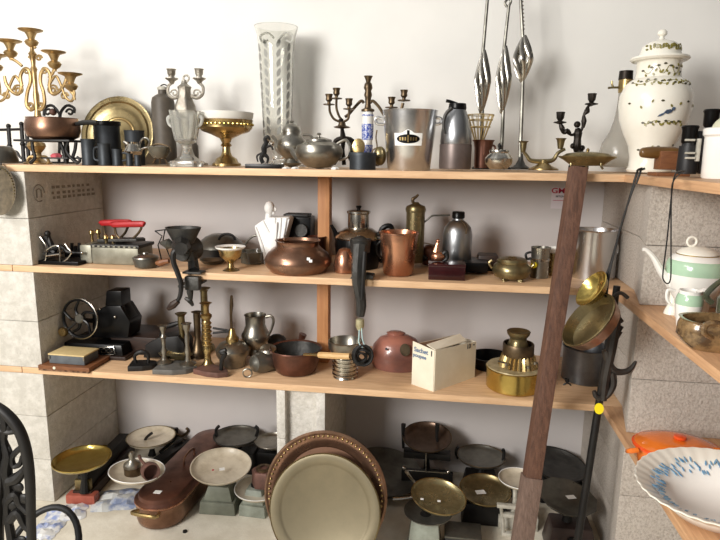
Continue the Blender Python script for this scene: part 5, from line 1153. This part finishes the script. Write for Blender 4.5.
# 4..: pedestal scales
def pedestal(x, yb, w_, d_, h1, h2, m, lab, ang=.05, dial=True):
    t = T('kitchen_scale', lab, 'scale', x, yb, 0)
    R = rotz(ang); mm = M(); mm.box((0, 0, h1/2), (w_, d_, h1), rot=R, bev=.006, taper=.94); t.part('base', mm, m)
    mm = M(); mm.box((0, 0, h1+h2/2), (w_*.8, d_*.8, h2), rot=R, bev=.006, taper=.72); t.part('body', mm, m)
    if dial:
        mm = M(); mm.lathe([(0, 0), (w_*.2, 0), (w_*.2, .008), (w_*.12, .012), (0, .012)], (0, 0, h1+h2), sy=.8); t.part('pivot_cap', mm, iron)
    return t
t = pedestal(222, 506, 38*.0042, .14, .055, .06, paint_green, 'green grey stepped scale with a big worn cream pan right of the fish kettle')
pillar(t, 221, 484, 473, 3, iron, dy=.0)
pan(t, 'pan', 221, 466, 28.5, enamel_old, tilt=(.05, -.1, 1), depth=.3, rim=enamel_old)
mm = M(); mm.box(t.p(222, 469, -.03), (.022, .02, .002), rot=rotz(.4)); t.part('price_sticker', mm, label_white); mm = M(); mm.box(t.p(213, 470, -.03), (.008, .008, .002)); t.part('red_dot', mm, ink_red)
t = T('kitchen_scale', 'dark iron scale with dull grey pan behind the big cream pan', 'scale', 240, 468, 0, 2.56)
mm = M(); mm.box((0, 0, .05), (.2, .12, .1), bev=.01, taper=.8); t.part('base', mm, iron_grey); pillar(t, 238, 455, 443, 3.4, iron, dy=.0)
pan(t, 'pan', 236, 436, 21.5, pewter_dark, depth=.35, rim=iron_grey); t.tube('bracket', [(217, 436), (216, 430), (219, 426)], 1.5, iron); t.tube('bracket', [(256, 436), (258, 429), (255, 426)], 1.5, iron)
t = T('kitchen_scale', 'iron scale whose pale grey pan is half hidden by the centre block pier', 'scale', 268, 466, 0, 2.57)
mm = M(); mm.box((.0, .02, .05), (.12, .12, .1), bev=.01, taper=.8); t.part('base', mm, iron); pillar(t, 275, 458, 448, 3, iron); pan(t, 'pan', 272, 441, 17, pewter, depth=.3)
t = pedestal(257, 509, .12, .13, .05, .06, paint_pale, 'pale green stepped scale with a small white pan left of the big trays', -.05)
pan(t, 'pan', 259, 488, 23.5, enamel_old, tilt=(0, 0, 1), depth=.4, rim=enamel); s4 = t
t = T('hexagonal_weight', 'brown hexagonal iron weight block standing on the small white pan', 'weight', 264, 484, None, s4.P.y)
t.lathe('block', [(0, 485), (12, 485), (12, 471), (10.5, 469), (0, 469)], rust, seg=6)
t.lathe('top_ring', [(4, 470), (7.5, 469.6), (7.5, 467.6), (4, 467.4)], bronze, seg=24)
# big trays leaning against centre pier
t = T('copper_tray', 'large round copper tray with beaded rim leaning on the centre block pier', 'tray', 326, 560, 0)
c = on_y(326, 493, 1.99)-t.P; ax = Vector((-.03, -1, .28)).normalized(); k = on_y(327, 493, 1.99).x-on_y(326, 493, 1.99).x; t.k = k
mm = M(); mm.lathe([(0, -.004), (44*k, -.004), (47*k, .012), (57*k, .022), (60.5*k, .02), (61*k, .014), (50*k, .004), (44*k, -.01), (0, -.01)], c, axis=ax, seg=72); t.part('dish', mm, copper)
mm = M(); mm.lathe([(57*k, .0215), (59*k, .027), (61.2*k, .02), (60.5*k, .016)], c, axis=ax, seg=72); t.part('rolled_edge', mm, mat('brown_copper_edge', (150, 118, 94), .7, .4, (112, 86, 68), 20))
Aa = Vector((0, 0, 1)).cross(ax).normalized(); Bb = ax.cross(Aa)
mm = M()
for i in range(72): a = 2*PI*i/72; mm.ball(c+(Aa*math.cos(a)+Bb*math.sin(a))*(56*k)+ax*.023, 1.35*k, seg=8)
t.part('beading', mm, brass)
t.P = t.P
t = T('metal_tray', 'large round pale brass tray leaning in front of the beaded copper tray', 'tray', 325, 562, 0)
c = on_y(324.5, 511, 1.92)-t.P; t.k = k = on_y(326, 510, 1.92).x-on_y(325, 510, 1.92).x
mm = M(); mm.lathe([(0, -.001), (43*k, -.001), (45*k, .002), (46.5*k, .005), (54*k, .007), (55.5*k, .006), (46*k, .002), (44*k, -.006), (0, -.007)], c, axis=(-.03, -1, .3), seg=72); t.part('dish', mm, mat('worn_pale_brass', (146, 136, 112), .7, .4, (116, 108, 88), 3, rvar=.08))
mm = M(); mm.lathe([(54.4*k, .006), (55.2*k, .009), (56*k, .005)], c, axis=(-.03, -1, .3), seg=72); t.part('rim', mm, brass_dark)
mm = M()
for i, y in enumerate((506, 513, 520)): mm.box(c+Vector((10*k*.1+.01, -.004-.0, (511-y)*k)), (.03, .0012, .008))
# right half of the plinth
def pos_scale(lab, x, yb, px_, py_, r, m, basem, tilt=(0, 0, 1), h=.1, w_=.2, dy=0, rim=None, dp=.3, bname='base'):
    Yc = min(on_z(x, yb, 0).y, BACK-r*.0042-.02)
    t = T('kitchen_scale', lab, 'scale', x, yb, 0, Yc)
    mm = M(); mm.box((0, dy, h/2), (w_, .13, h), bev=.008, taper=.85); t.part(bname, mm, basem)
    y1 = py_+r*.25; t.tube('pan_support', [(px_, proj(t.P+Vector((0, dy, h)))[1], dy), (px_, (y1+proj(t.P+Vector((0, dy, h)))[1])/2, dy), (px_, y1, dy)], [4, 2.4, 4], basem)
    pan(t, 'pan', px_, py_, r, m, dy=dy, tilt=tilt, depth=dp, rim=rim); return t
t = T('large_dark_plate', 'large dark grey shallow plate on the floor behind the copper tray', 'plate', 384, 490, 0)
t.lathe('foot', [(0, t.by), (16, t.by), (14, t.by-6), (8, 480), (0, 480)], iron_grey); mm = M(); k = t.k
mm.lathe([(0, -.02), (20*k, -.018), (33*k, 0), (38*k, .008), (38*k, .011), (33*k, .005), (20*k, -.012), (0, -.014)], t.p(384, 472), axis=(.1, -.12, 1), seg=56); t.part('dish', mm, pewter_dark)
t = pos_scale('rear iron scale with a brown pan held between two upright prongs', 428, 488, 427, 437, 24.5, pan_brown, iron, tilt=(0, -.18, 1), h=.07, w_=.19, rim=bronze)
for x in (403.5, 437.5): t.tube('prong', [(x, 448), (x-.5, 434), (x, 424)], [1.4, 1.6, 2.4], iron)
mm = M(); mm.tube([t.p(405, 470, -.07), t.p(448, 473, -.07)], .004, seg=8, smooth=1); mm.ball(t.p(404, 468, -.07), .011, seg=10); mm.ball(t.p(448, 472, -.07), .009, seg=10); mm.tube([t.p(426, 452, -.07), t.p(426, 482, -.07)], .0045, seg=8, smooth=1); t.part('chrome_crossbar', mm, silver)
mm = M(); mm.box(t.p(427, 454, -.03), (46*t.k, .05, .03), bev=.004); mm.box(t.p(427, 476, -.06), (50*t.k, .03, .05), bev=.004); t.part('beam_housing', mm, iron)
t = pos_scale('iron scale with dull grey pan standing against the back wall beside the beam', 480, 483, 481, 456.5, 24, pewter_dark, iron, h=.07, w_=.16, rim=bronze)
t.tube('bracket', [(458, 458), (456, 452), (458, 447)], 1.6, iron); t.tube('bracket', [(503, 460), (504, 453), (503, 449)], 1.6, iron)
t = pos_scale('dark scale with a golden brass pan carrying a white ticket', 484, 517, 485, 490, 26, brass_dark, iron, h=.09, w_=.2, tilt=(0, -.1, 1), rim=brass)
sticker(t, 480.5, 492, -.02, .04); t.tube('bracket', [(508, 498), (513, 492), (510, 484)], 2, iron)
t = T('kitchen_scale', 'scale with old white pedestal and spotted brass ladle-like pan', 'scale', 424, 546, 0)
mm = M(); mm.box((0, 0, .07), (.13, .12, .14), bev=.008, taper=.8); t.part('base', mm, paint_pale)
mm = M(); mm.lathe([(0, 0), (5.5*t.k, 0), (6*t.k, .006), (0, .012)], (0, -.01, .14)); t.part('pivot_cap', mm, iron)
pillar(t, 426, 521, 508, 3.4, iron); pan(t, 'pan', 438.5, 496.5, 27.5, pan_brass, tilt=(.12, -.1, 1), depth=.3, rim=brass)
t.lathe('lower_plate', [(0, 514), (20, 513), (24, 511), (24, 510), (18, 512), (0, 512.6)], pewter_dark, x=428)
mm = M()
for x, y in ((439, 501), (445, 506), (422, 499)): mm.box(t.p(x, y, -.02), (.012, .01, .0015))
t.part('price_sticker', mm, label_white)
t = T('spoon', 'silver spoon handle sticking out left of the spotted brass pan, lower one', 'spoon', 404, 500, None, 2.16); t.tube('handle', [(393, 499), (402, 498.5), (413, 497)], [1.9, 1.5, 1.2], silver); 
t = T('spoon', 'silver spoon handle rising above the spotted brass pan, upper one', 'spoon', 411, 476, None, 2.2); t.tube('handle', [(406, 471), (410, 477), (416, 484)], [1.9, 1.6, 1.3], silver)
# white-bracket scale
t = T('kitchen_scale', 'old white painted scale with ladder-like brackets left of the leaning beam', 'scale', 518, 532, 0)
mm = M(); mm.box((.0, .06, .03), (.16, .1, .06), bev=.004); t.part('base', mm, paint_white)
t.tube('bracket', [(515, 487), (515, 500), (513, 512)], 2.2, paint_white, smooth=1); t.tube('bracket', [(501, 507, -.03), (503, 522, -.03), (503, 536, -.03)], 1.8, paint_white, smooth=1)
mm = M()
for y, x0, x1 in ((506, 497, 518), (515, 503, 518), (534, 503, 516)): mm.box(t.p((x0+x1)/2, y, -.03), ((x1-x0)*t.k, .02, 3.2*t.kv), bev=.002)
t.part('bracket_rungs', mm, paint_white)
pan(t, 'pan', 519, 479, 21, enamel_old, dy=.05, depth=.2, rim=enamel)
# two right pans
t = pos_scale('dark iron scale with black oval pan in the right back corner', 560, 496, 557, 464, 30, iron_grey, iron, tilt=(.12, -.1, 1), h=.1, w_=.2, rim=iron)
t = T('kitchen_scale', 'dark iron scale with grey green pan and ticket, front right corner', 'scale', 568, 546, 0)
mm = M(); mm.box((0, 0, .055), (.19, .13, .11), bev=.012, taper=.8); t.part('base', mm, mat('dark_brown_enamel', (58, 44, 40), .1, .4, (40, 32, 30), 8)); pillar(t, 567, 520, 506, 4, iron)
mm = M(); k = t.k; R8 = 30.5*k; mm.lathe([(0, -.03), (R8*.75, -.024), (R8*.97, 0), (R8, .004), (R8*.95, .003), (R8*.72, -.018), (0, -.022)], t.p(567, 497), axis=(.1, -.12, 1), seg=10); t.part('pan', mm, pewter_dark); sticker(t, 571, 497, -.01, .034)
mm = M(); mm.lathe([(0, 0), (.022, 0), (.022, .006), (0, .008)], (.0, -.062, .06), axis=(0, -1, .1)); t.part('dial', mm, black)
# dark box low centre
t = T('cash_box', 'low dark grey metal box on the floor under the golden brass pan', 'box', 462, 545, 0)
mm = M(); mm.box((0, .0, .03), (.14, .1, .06), bev=.005); t.part('box', mm, iron_grey); mm = M(); mm.box((0, 0, .063), (.144, .104, .008), bev=.002); t.part('lid', mm, pewter_dark)
# ------------------------------------------------------------------ left foreground: cast iron
t = T('cast_iron_panel', 'black openwork cast iron garden furniture end at the lower left corner', 'garden furniture', -6, 700, None, 1.35)
mm = M()
t.tube('', [(-40, 398), (-14, 402), (4, 412), (18, 428), (26, 450), (30, 480), (31, 520), (32, 560), (33, 640)], [3.5, 4, 4.5, 4.5, 4.5, 4.2, 4, 4, 4], None, m=mm, seg=10)
t.part('outer_frame', mm, iron)
def vinep(nm, pts, r): t.tube(nm, pts, r, iron, smooth=4)
vinep('scrollwork', [(2, 412), (5, 425), (4, 440), (8, 455), (6, 470), (9, 490), (7, 510), (12, 540)], [3, 3.5, 2.6, 4, 5, 4, 3, 4])
vinep('scrollwork', [(26, 446), (18, 450), (12, 458), (14, 466), (20, 464), (22, 456)], [3, 2.6, 2.4, 2.4, 2.2, 1.6])
vinep('scrollwork', [(9, 480), (17, 478), (24, 470), (27, 462)], [5, 5, 3, 2])
vinep('scrollwork', [(8, 500), (16, 494), (20, 504), (28, 512)], [4, 4.4, 3, 3])
vinep('scrollwork', [(10, 520), (18, 512), (24, 524), (30, 530)], [4, 4, 3, 3])
vinep('scrollwork', [(2, 430), (10, 432), (18, 430)], [3, 2.6, 2.4])
vinep('scrollwork', [(-12, 404), (-4, 440), (0, 480), (-4, 520), (0, 600)], [4, 5, 6, 6, 5])
vinep('scrollwork', [(0, 476), (-10, 470), (-20, 480)], [4, 4, 3])
for (x, y) in ((18, 487), (12, 505), (24, 499), (22, 541), (14, 548), (6, 450), (4, 470), (8, 486), (3, 500), (5, 428)):
    mm = M(); mm.ball(t.p(x, y), 5*t.k, seg=12, sc=(1.1, .4, 1)); t.part('cast_leaf', mm, iron)
vinep('scrollwork', [(12, 540), (20, 546), (28, 560), (31, 590)], [4, 4, 3, 3])
vinep('leg', [(33, 630), (34, 700), (34, 760), (30, 800)], [4.5, 4.5, 5, 5])
t = T('rubber_ring', 'black rubber tyre-like ring lying at the lower left', 'ring', 40, 560, None, 1.45)
mm = M(); c = t.p(40, 560); mm.tube([c+Vector((math.cos(2*PI*i/36)*35*t.k, math.sin(2*PI*i/36)*.10, 37*t.kv*math.sin(2*PI*i/36)*.9)) for i in range(36)], 3.1*t.k, seg=12, closed=True, smooth=1); t.part('ring', mm, black_rubber)
# papers and bags
def crumple(name, lab, x, y, w_, d_, hgt, m, ang=0, seed=1, cat='bag'):
    t = T(name, lab, cat, x, y, 0); rn = random.Random(seed); n = 9; V = []; F = []
    for j in range(n):
        for i in range(n):
            u_, v_ = i/(n-1)-.5, j/(n-1)-.5; ed = (1-abs(2*u_)**3)*(1-abs(2*v_)**3)
            V.append(rotz(ang) @ Vector((u_*w_*(1+rn.uniform(-.1, .1)), v_*d_*(1+rn.uniform(-.12, .12)), .002+hgt*ed*rn.uniform(.2, 1))))
    for j in range(n-1):
        for i in range(n-1): F.append((j*n+i, j*n+i+1, (j+1)*n+i+1, (j+1)*n+i))
    V2 = [v-Vector((0, 0, .0012)) for v in V]; N0 = len(V); mm = M(); mm.add(V+V2, F+[tuple(N0+i for i in f)[::-1] for f in F]); t.part('bag', mm, m, ang=20); return t
crumple('plastic_bag', 'crumpled blue and white bag on the floor before the red scale end', 66, 514, .16, .12, .03, blue_bag, .5, 1)
crumple('plastic_bag', 'blue printed packet on the floor at the lower left by the rubber ring', 47, 529, .11, .13, .025, blue_bag, .1, 2)
crumple('plastic_bag', 'pale crumpled plastic sheet between the long scale and the fish kettle', 118, 500, .2, .16, .03, plastic_bag, .3, 3)
t = T('metal_button', 'tiny dark metal button lying on the floor right of the fish kettle', 'button', 185, 532, 0); t.lathe('body', [(0, t.by), (2.2, t.by), (2, t.by-1.4), (0, t.by-1.8)], iron)
t = T('pink_box', 'bright pink plastic box on the floor peeking in at the bottom right edge', 'box', 630, 566, 0)
mm = M(); mm.box((0, 0, t.h(538)/2), (32*t.k, .06, t.h(538)), bev=.006); t.part('box', mm, magenta)
# ------------------------------------------------------------------ RIGHT SIDE BOARDS
t = T('teapot', 'cream teapot with a pale green band and ring knob on the side board', 'teapot', 690, 309, Z2, 1.79)
base = t.by
t.lathe('body', [(0, base), (15, base), (16, base-2), (17, 301), (25, 288), (28.5, 276), (28.5, 266), (25, 257), (19, 253.6)], white_cer, seg=48)
mm = M(); t.lathe('', [(28.8, 273), (28.9, 269), (28.6, 264), (26.8, 260), (26, 259.4), (26.6, 260.8), (28.2, 265), (28.4, 273)], None, m=mm, seg=48); t.part('green_band', mm, green_glaze)
l_ = t.lathe('lid', [(0, 255), (20, 254.4), (20, 252.4), (16, 249), (8, 246.6), (0, 246)], cream_cer, seg=40)
mm = M(); c = t.p(692, 241.5); mm.tube([c+Vector((math.cos(2*PI*i/20)*4.6*t.k, 0, math.sin(2*PI*i/20)*4.8*t.k)) for i in range(20)], 1.2*t.k, seg=8, closed=True, smooth=1); t.part('ring_knob', mm, cream_cer, parent=l_)
mm = M(); t.lathe('', [(20.2, 254.6), (20.5, 254), (20.2, 253.4)], None, m=mm, seg=40); t.part('gilt_line', mm, gold_line, parent=l_)
t.tube('spout', [(672, 284), (662, 272), (654, 258), (647, 250.5), (642.5, 249.5)], [6, 4.2, 3, 2.4, 2], white_cer, smooth=5)
t.tube('handle', [(718, 258), (728, 252), (736, 262), (732, 284), (718, 294)], 2.2, white_cer)
t = T('creamer', 'small cream jug with a green band in front of the big green banded teapot', 'jug', 686, 311, Z2, 1.66)
b2 = t.by
t.lathe('body', [(0, b2+1), (9, b2+1), (10, b2-4), (13, 306), (12.8, 298), (10.6, 292), (11.2, 290), (10.2, 290), (9.6, 293), (11.8, 300), (0, 310)], white_cer, seg=40)
mm = M(); t.lathe('', [(13.1, 304), (13.3, 300), (12.4, 296), (11.2, 293.4), (12.4, 297), (12.6, 304)], None, m=mm, seg=40); t.part('green_band', mm, green_glaze)
t.tube('spout', [(698, 294), (705, 290.5), (710, 290)], [4, 2.8, 1.6], white_cer); t.tube('handle', [(675, 291), (668, 290), (667, 299), (672, 306)], [1.6, 1.7, 1.6, 1.4], white_cer)
t = T('cream_jug', 'tall cream jug foot partly hidden between teapot and brown bowl', 'jug', 671, 316, Z2, 1.83)
t.lathe('body', [(0, t.by), (7.5, t.by), (7, t.by-3), (3.6, 303), (3.2, 294), (4.5, 286), (3.6, 286), (0, 296)], cream_cer)
# brown glazed bowl
t = T('glazed_bowl', 'brown streaked glazed oval bowl with a looped ear on the side board', 'bowl', 714, 348, Z2, 1.50)
k = t.k
yb = t.by
t.lathe('body', [(0, yb+1), (27, yb+1), (34, yb-6), (39, 336), (38, 325), (36, 321), (38, 318.6), (34, 319), (34, 324), (34, 336), (26, yb-6), (0, yb-4)], brown_glaze, seg=48, nw=5, wob=.03, sy=.75)
t.tube('loop_handle', [(712, 338, -.105), (704, 332, -.125), (706, 325, -.12), (716, 323, -.12), (724, 328, -.12), (722, 338, -.11)], [2.6, 3, 3, 3, 3, 2.6], brown_glaze)
t = T('green_dish', 'dark green glazed lidded dish behind the brown streaked bowl', 'dish', 738, 318, Z2, 1.60)
t.lathe('body', [(0, t.by), (20, t.by), (24, 312), (24, 300), (18, 293), (6, 289), (0, 288)], green_dark_glaze, seg=40); t.tube('handle', [(712, 303), (706, 296), (712, 288), (722, 280)], [3, 3.4, 3.2, 2.6], green_dark_glaze)
# orange casserole
t = T('casserole', 'bright orange lidded casserole with shaded handles on the lower side board', 'casserole', 676, 460, Z3, on_z(676, 446, Z3+.07).y)
t.P.x = on_z(676, 446, Z3+.07).x; t.bx, t.by = proj(t.P)
k = t.k; yb = t.by
t.lathe('pot', [(0, yb), (32, yb), (36, yb-3), (40, 450), (41, 446.5)], orange, seg=56, sy=.8)
l_ = t.lathe('lid', [(42, 447), (42.6, 445), (40, 443.4), (34, 442.4), (30, 440.6), (18, 439.2), (0, 438.8)], orange, seg=56, sy=.8)
t.lathe('lid_ring', [(43.2, 447), (43.6, 445.4), (41.6, 444), (40, 444.4)], orange_red, seg=56, sy=.8, parent=l_)
t.lathe('knob', [(0, 441), (3, 441), (3, 439.6), (6.4, 437.4), (6, 435.4), (3, 434.6), (0, 434.6)], orange_red, x=680, parent=l_)
mm = M(); mm.lathe([(0, 0), (5.5*k, 0), (5.5*k, .002), (0, .003)], t.p(664, 440.4, -.0)+Vector((0, 0, .0015)), sy=.75); q_ = t.part('round_sticker', mm, label_white, parent=l_)
for sg in (-1, 1): t.tube('handle', [(676+sg*38, 450, -.04), (676+sg*46, 451, -.035), (676+sg*48, 451, .025), (676+sg*38, 450, .04)], 2.8, orange)
# fluted dish
t = T('fluted_dish', 'cream fluted serving dish printed with a wreath of blue flowers', 'dish', 722, 520, Z3, on_z(722, 487, Z3+.085).y)
k = t.k; yb = t.by; ax = Vector((-.04, -.05, 1)).normalized(); c = Vector((0, 0, .078)); t.P.x = on_z(722, 487, Z3+.085).x; t.bx, t.by = proj(t.P)
NF = 36
def fl(mm, prof, seg=176, amp=.008):
    mm.lathe(prof, c, axis=ax, seg=seg, nw=NF, wob=amp, sy=.88, X=(1, 0, 0))
mm = M(); fl(mm, [(64*k, -.0165), (66*k, -.020), (72*k, -.006), (84*k, .010), (85*k, .012), (84*k, .0145), (72*k, .003), (65*k, -.010), (64*k, -.0165)]); rimp = t.part('fluted_rim', mm, plate_wh)
mm = M(); mm.lathe([(0, -.074), (34*k, -.074), (50*k, -.056), (60*k, -.033), (65.6*k, -.017), (65.8*k, -.009), (60*k, -.016), (50*k, -.042), (38*k, -.060), (0, -.066)], c, axis=ax, seg=96, sy=.88, X=(1, 0, 0)); t.part('dish', mm, white_cer)
mm = M(); fl(mm, [(83.5*k, .0145), (85.4*k, .0155), (85.6*k, .012)]); t.part('gilt_rim', mm, cream_cer)
mm = M(); Au = (Vector((1, 0, 0))-ax*ax.x).normalized(); Bu = ax.cross(Au)*.88; rn = random.Random(5)
for i in range(170):
    a = 2*PI*i/170+rn.uniform(-.02, .02); r = rn.uniform(55, 68)*k; hh = (-.042+(r/k-50)*.0026 if r/k < 60 else -.016+(r/k-60)*.00158)+.0025
    d = (Au*math.cos(a)+Bu*math.sin(a)); leaf(mm, c+d*r+ax*hh, (d*1.0+ax*.35+Vector((rn.uniform(-.3, .3), rn.uniform(-.3, .3), 0))), rn.uniform(5, 9)*k, 2.0*k, ax)
t.part('blue_flower_wreath', mm, mat('blue_flower_enamel', (92, 146, 188), 0, .3, (150, 184, 204), 60))
# dish support: foot ring
mm = M(); mm.lathe([(28*k, .008), (29*k, .001), (26*k, .001), (26*k, .008)], (0, 0, 0), sy=.88, seg=40); t.part('foot', mm, plate_wh)
# ------------------------------------------------------------------ finish, light, view
for t in THINGS: t.finish()
def area(name, loc, tgt, size, power, col, sy=None):
    l = bpy.data.lights.new(name, 'AREA'); l.energy = power; l.color = col; l.shape = 'RECTANGLE' if sy else 'SQUARE'; l.size = size
    if sy: l.size_y = sy
    o = bpy.data.objects.new(name, l); COL.objects.link(o); o.location = loc; d = Vector(tgt)-Vector(loc); o.rotation_euler = d.to_track_quat('-Z', 'Y').to_euler(); return o
area('window_light', (-2.2, -1.2, 2.15), (0, 2.4, .9), 1.2, 150, (1, .965, .92), 1.1)
area('fill_light', (-2.0, .2, 2.9), (0, 2.3, .8), 1.2, 26, (1, .96, .92), .5)  # added fill lamp high on the left, stands for no real fitting
W = bpy.data.worlds.new('room_light'); bpy.context.scene.world = W; W.use_nodes = True; N = W.node_tree.nodes; L = W.node_tree.links
bg = N['Background']; tc = N.new('ShaderNodeTexCoord'); sp = N.new('ShaderNodeSeparateXYZ'); L.new(tc.outputs['Generated'], sp.inputs[0])
mr = N.new('ShaderNodeMapRange'); mr.inputs[1].default_value = -1; mr.inputs[2].default_value = 1; L.new(sp.outputs[2], mr.inputs[0])
cr = N.new('ShaderNodeValToRGB'); L.new(mr.outputs[0], cr.inputs[0]); E = cr.color_ramp.elements
E[0].position = .0; E[0].color = (.22, .20, .18, 1); E[1].position = 1; E[1].color = (.95, .93, .91, 1)
for p_, c_ in ((.42, (.26, .24, .22, 1)), (.5, (.42, .40, .38, 1)), (.62, (.66, .64, .62, 1))): e = E.new(p_); e.color = c_
nz = N.new('ShaderNodeTexNoise'); nz.inputs['Scale'].default_value = 3; nz.inputs['Detail'].default_value = 2; L.new(tc.outputs['Generated'], nz.inputs[0])
m2 = N.new('ShaderNodeMapRange'); m2.inputs[1].default_value = .35; m2.inputs[2].default_value = .65; m2.inputs[3].default_value = .45; m2.inputs[4].default_value = 1.5; L.new(nz.outputs[0], m2.inputs[0])
vm = N.new('ShaderNodeVectorMath'); vm.operation = 'SCALE'; L.new(cr.outputs[0], vm.inputs[0]); L.new(m2.outputs[0], vm.inputs['Scale']); m3 = N.new('ShaderNodeMapRange'); m3.inputs[1].default_value = -.8; m3.inputs[2].default_value = .8; m3.inputs[3].default_value = 1.5; m3.inputs[4].default_value = .22; L.new(sp.outputs[0], m3.inputs[0])
v3 = N.new('ShaderNodeVectorMath'); v3.operation = 'SCALE'; L.new(vm.outputs[0], v3.inputs[0]); L.new(m3.outputs[0], v3.inputs['Scale']); L.new(v3.outputs[0], bg.inputs['Color']); bg.inputs['Strength'].default_value = .45
vs = bpy.context.scene.view_settings; vs.view_transform = 'Standard'; vs.look = 'None'; vs.exposure = 0.1; vs.gamma = 1; vs.use_curve_mapping = False
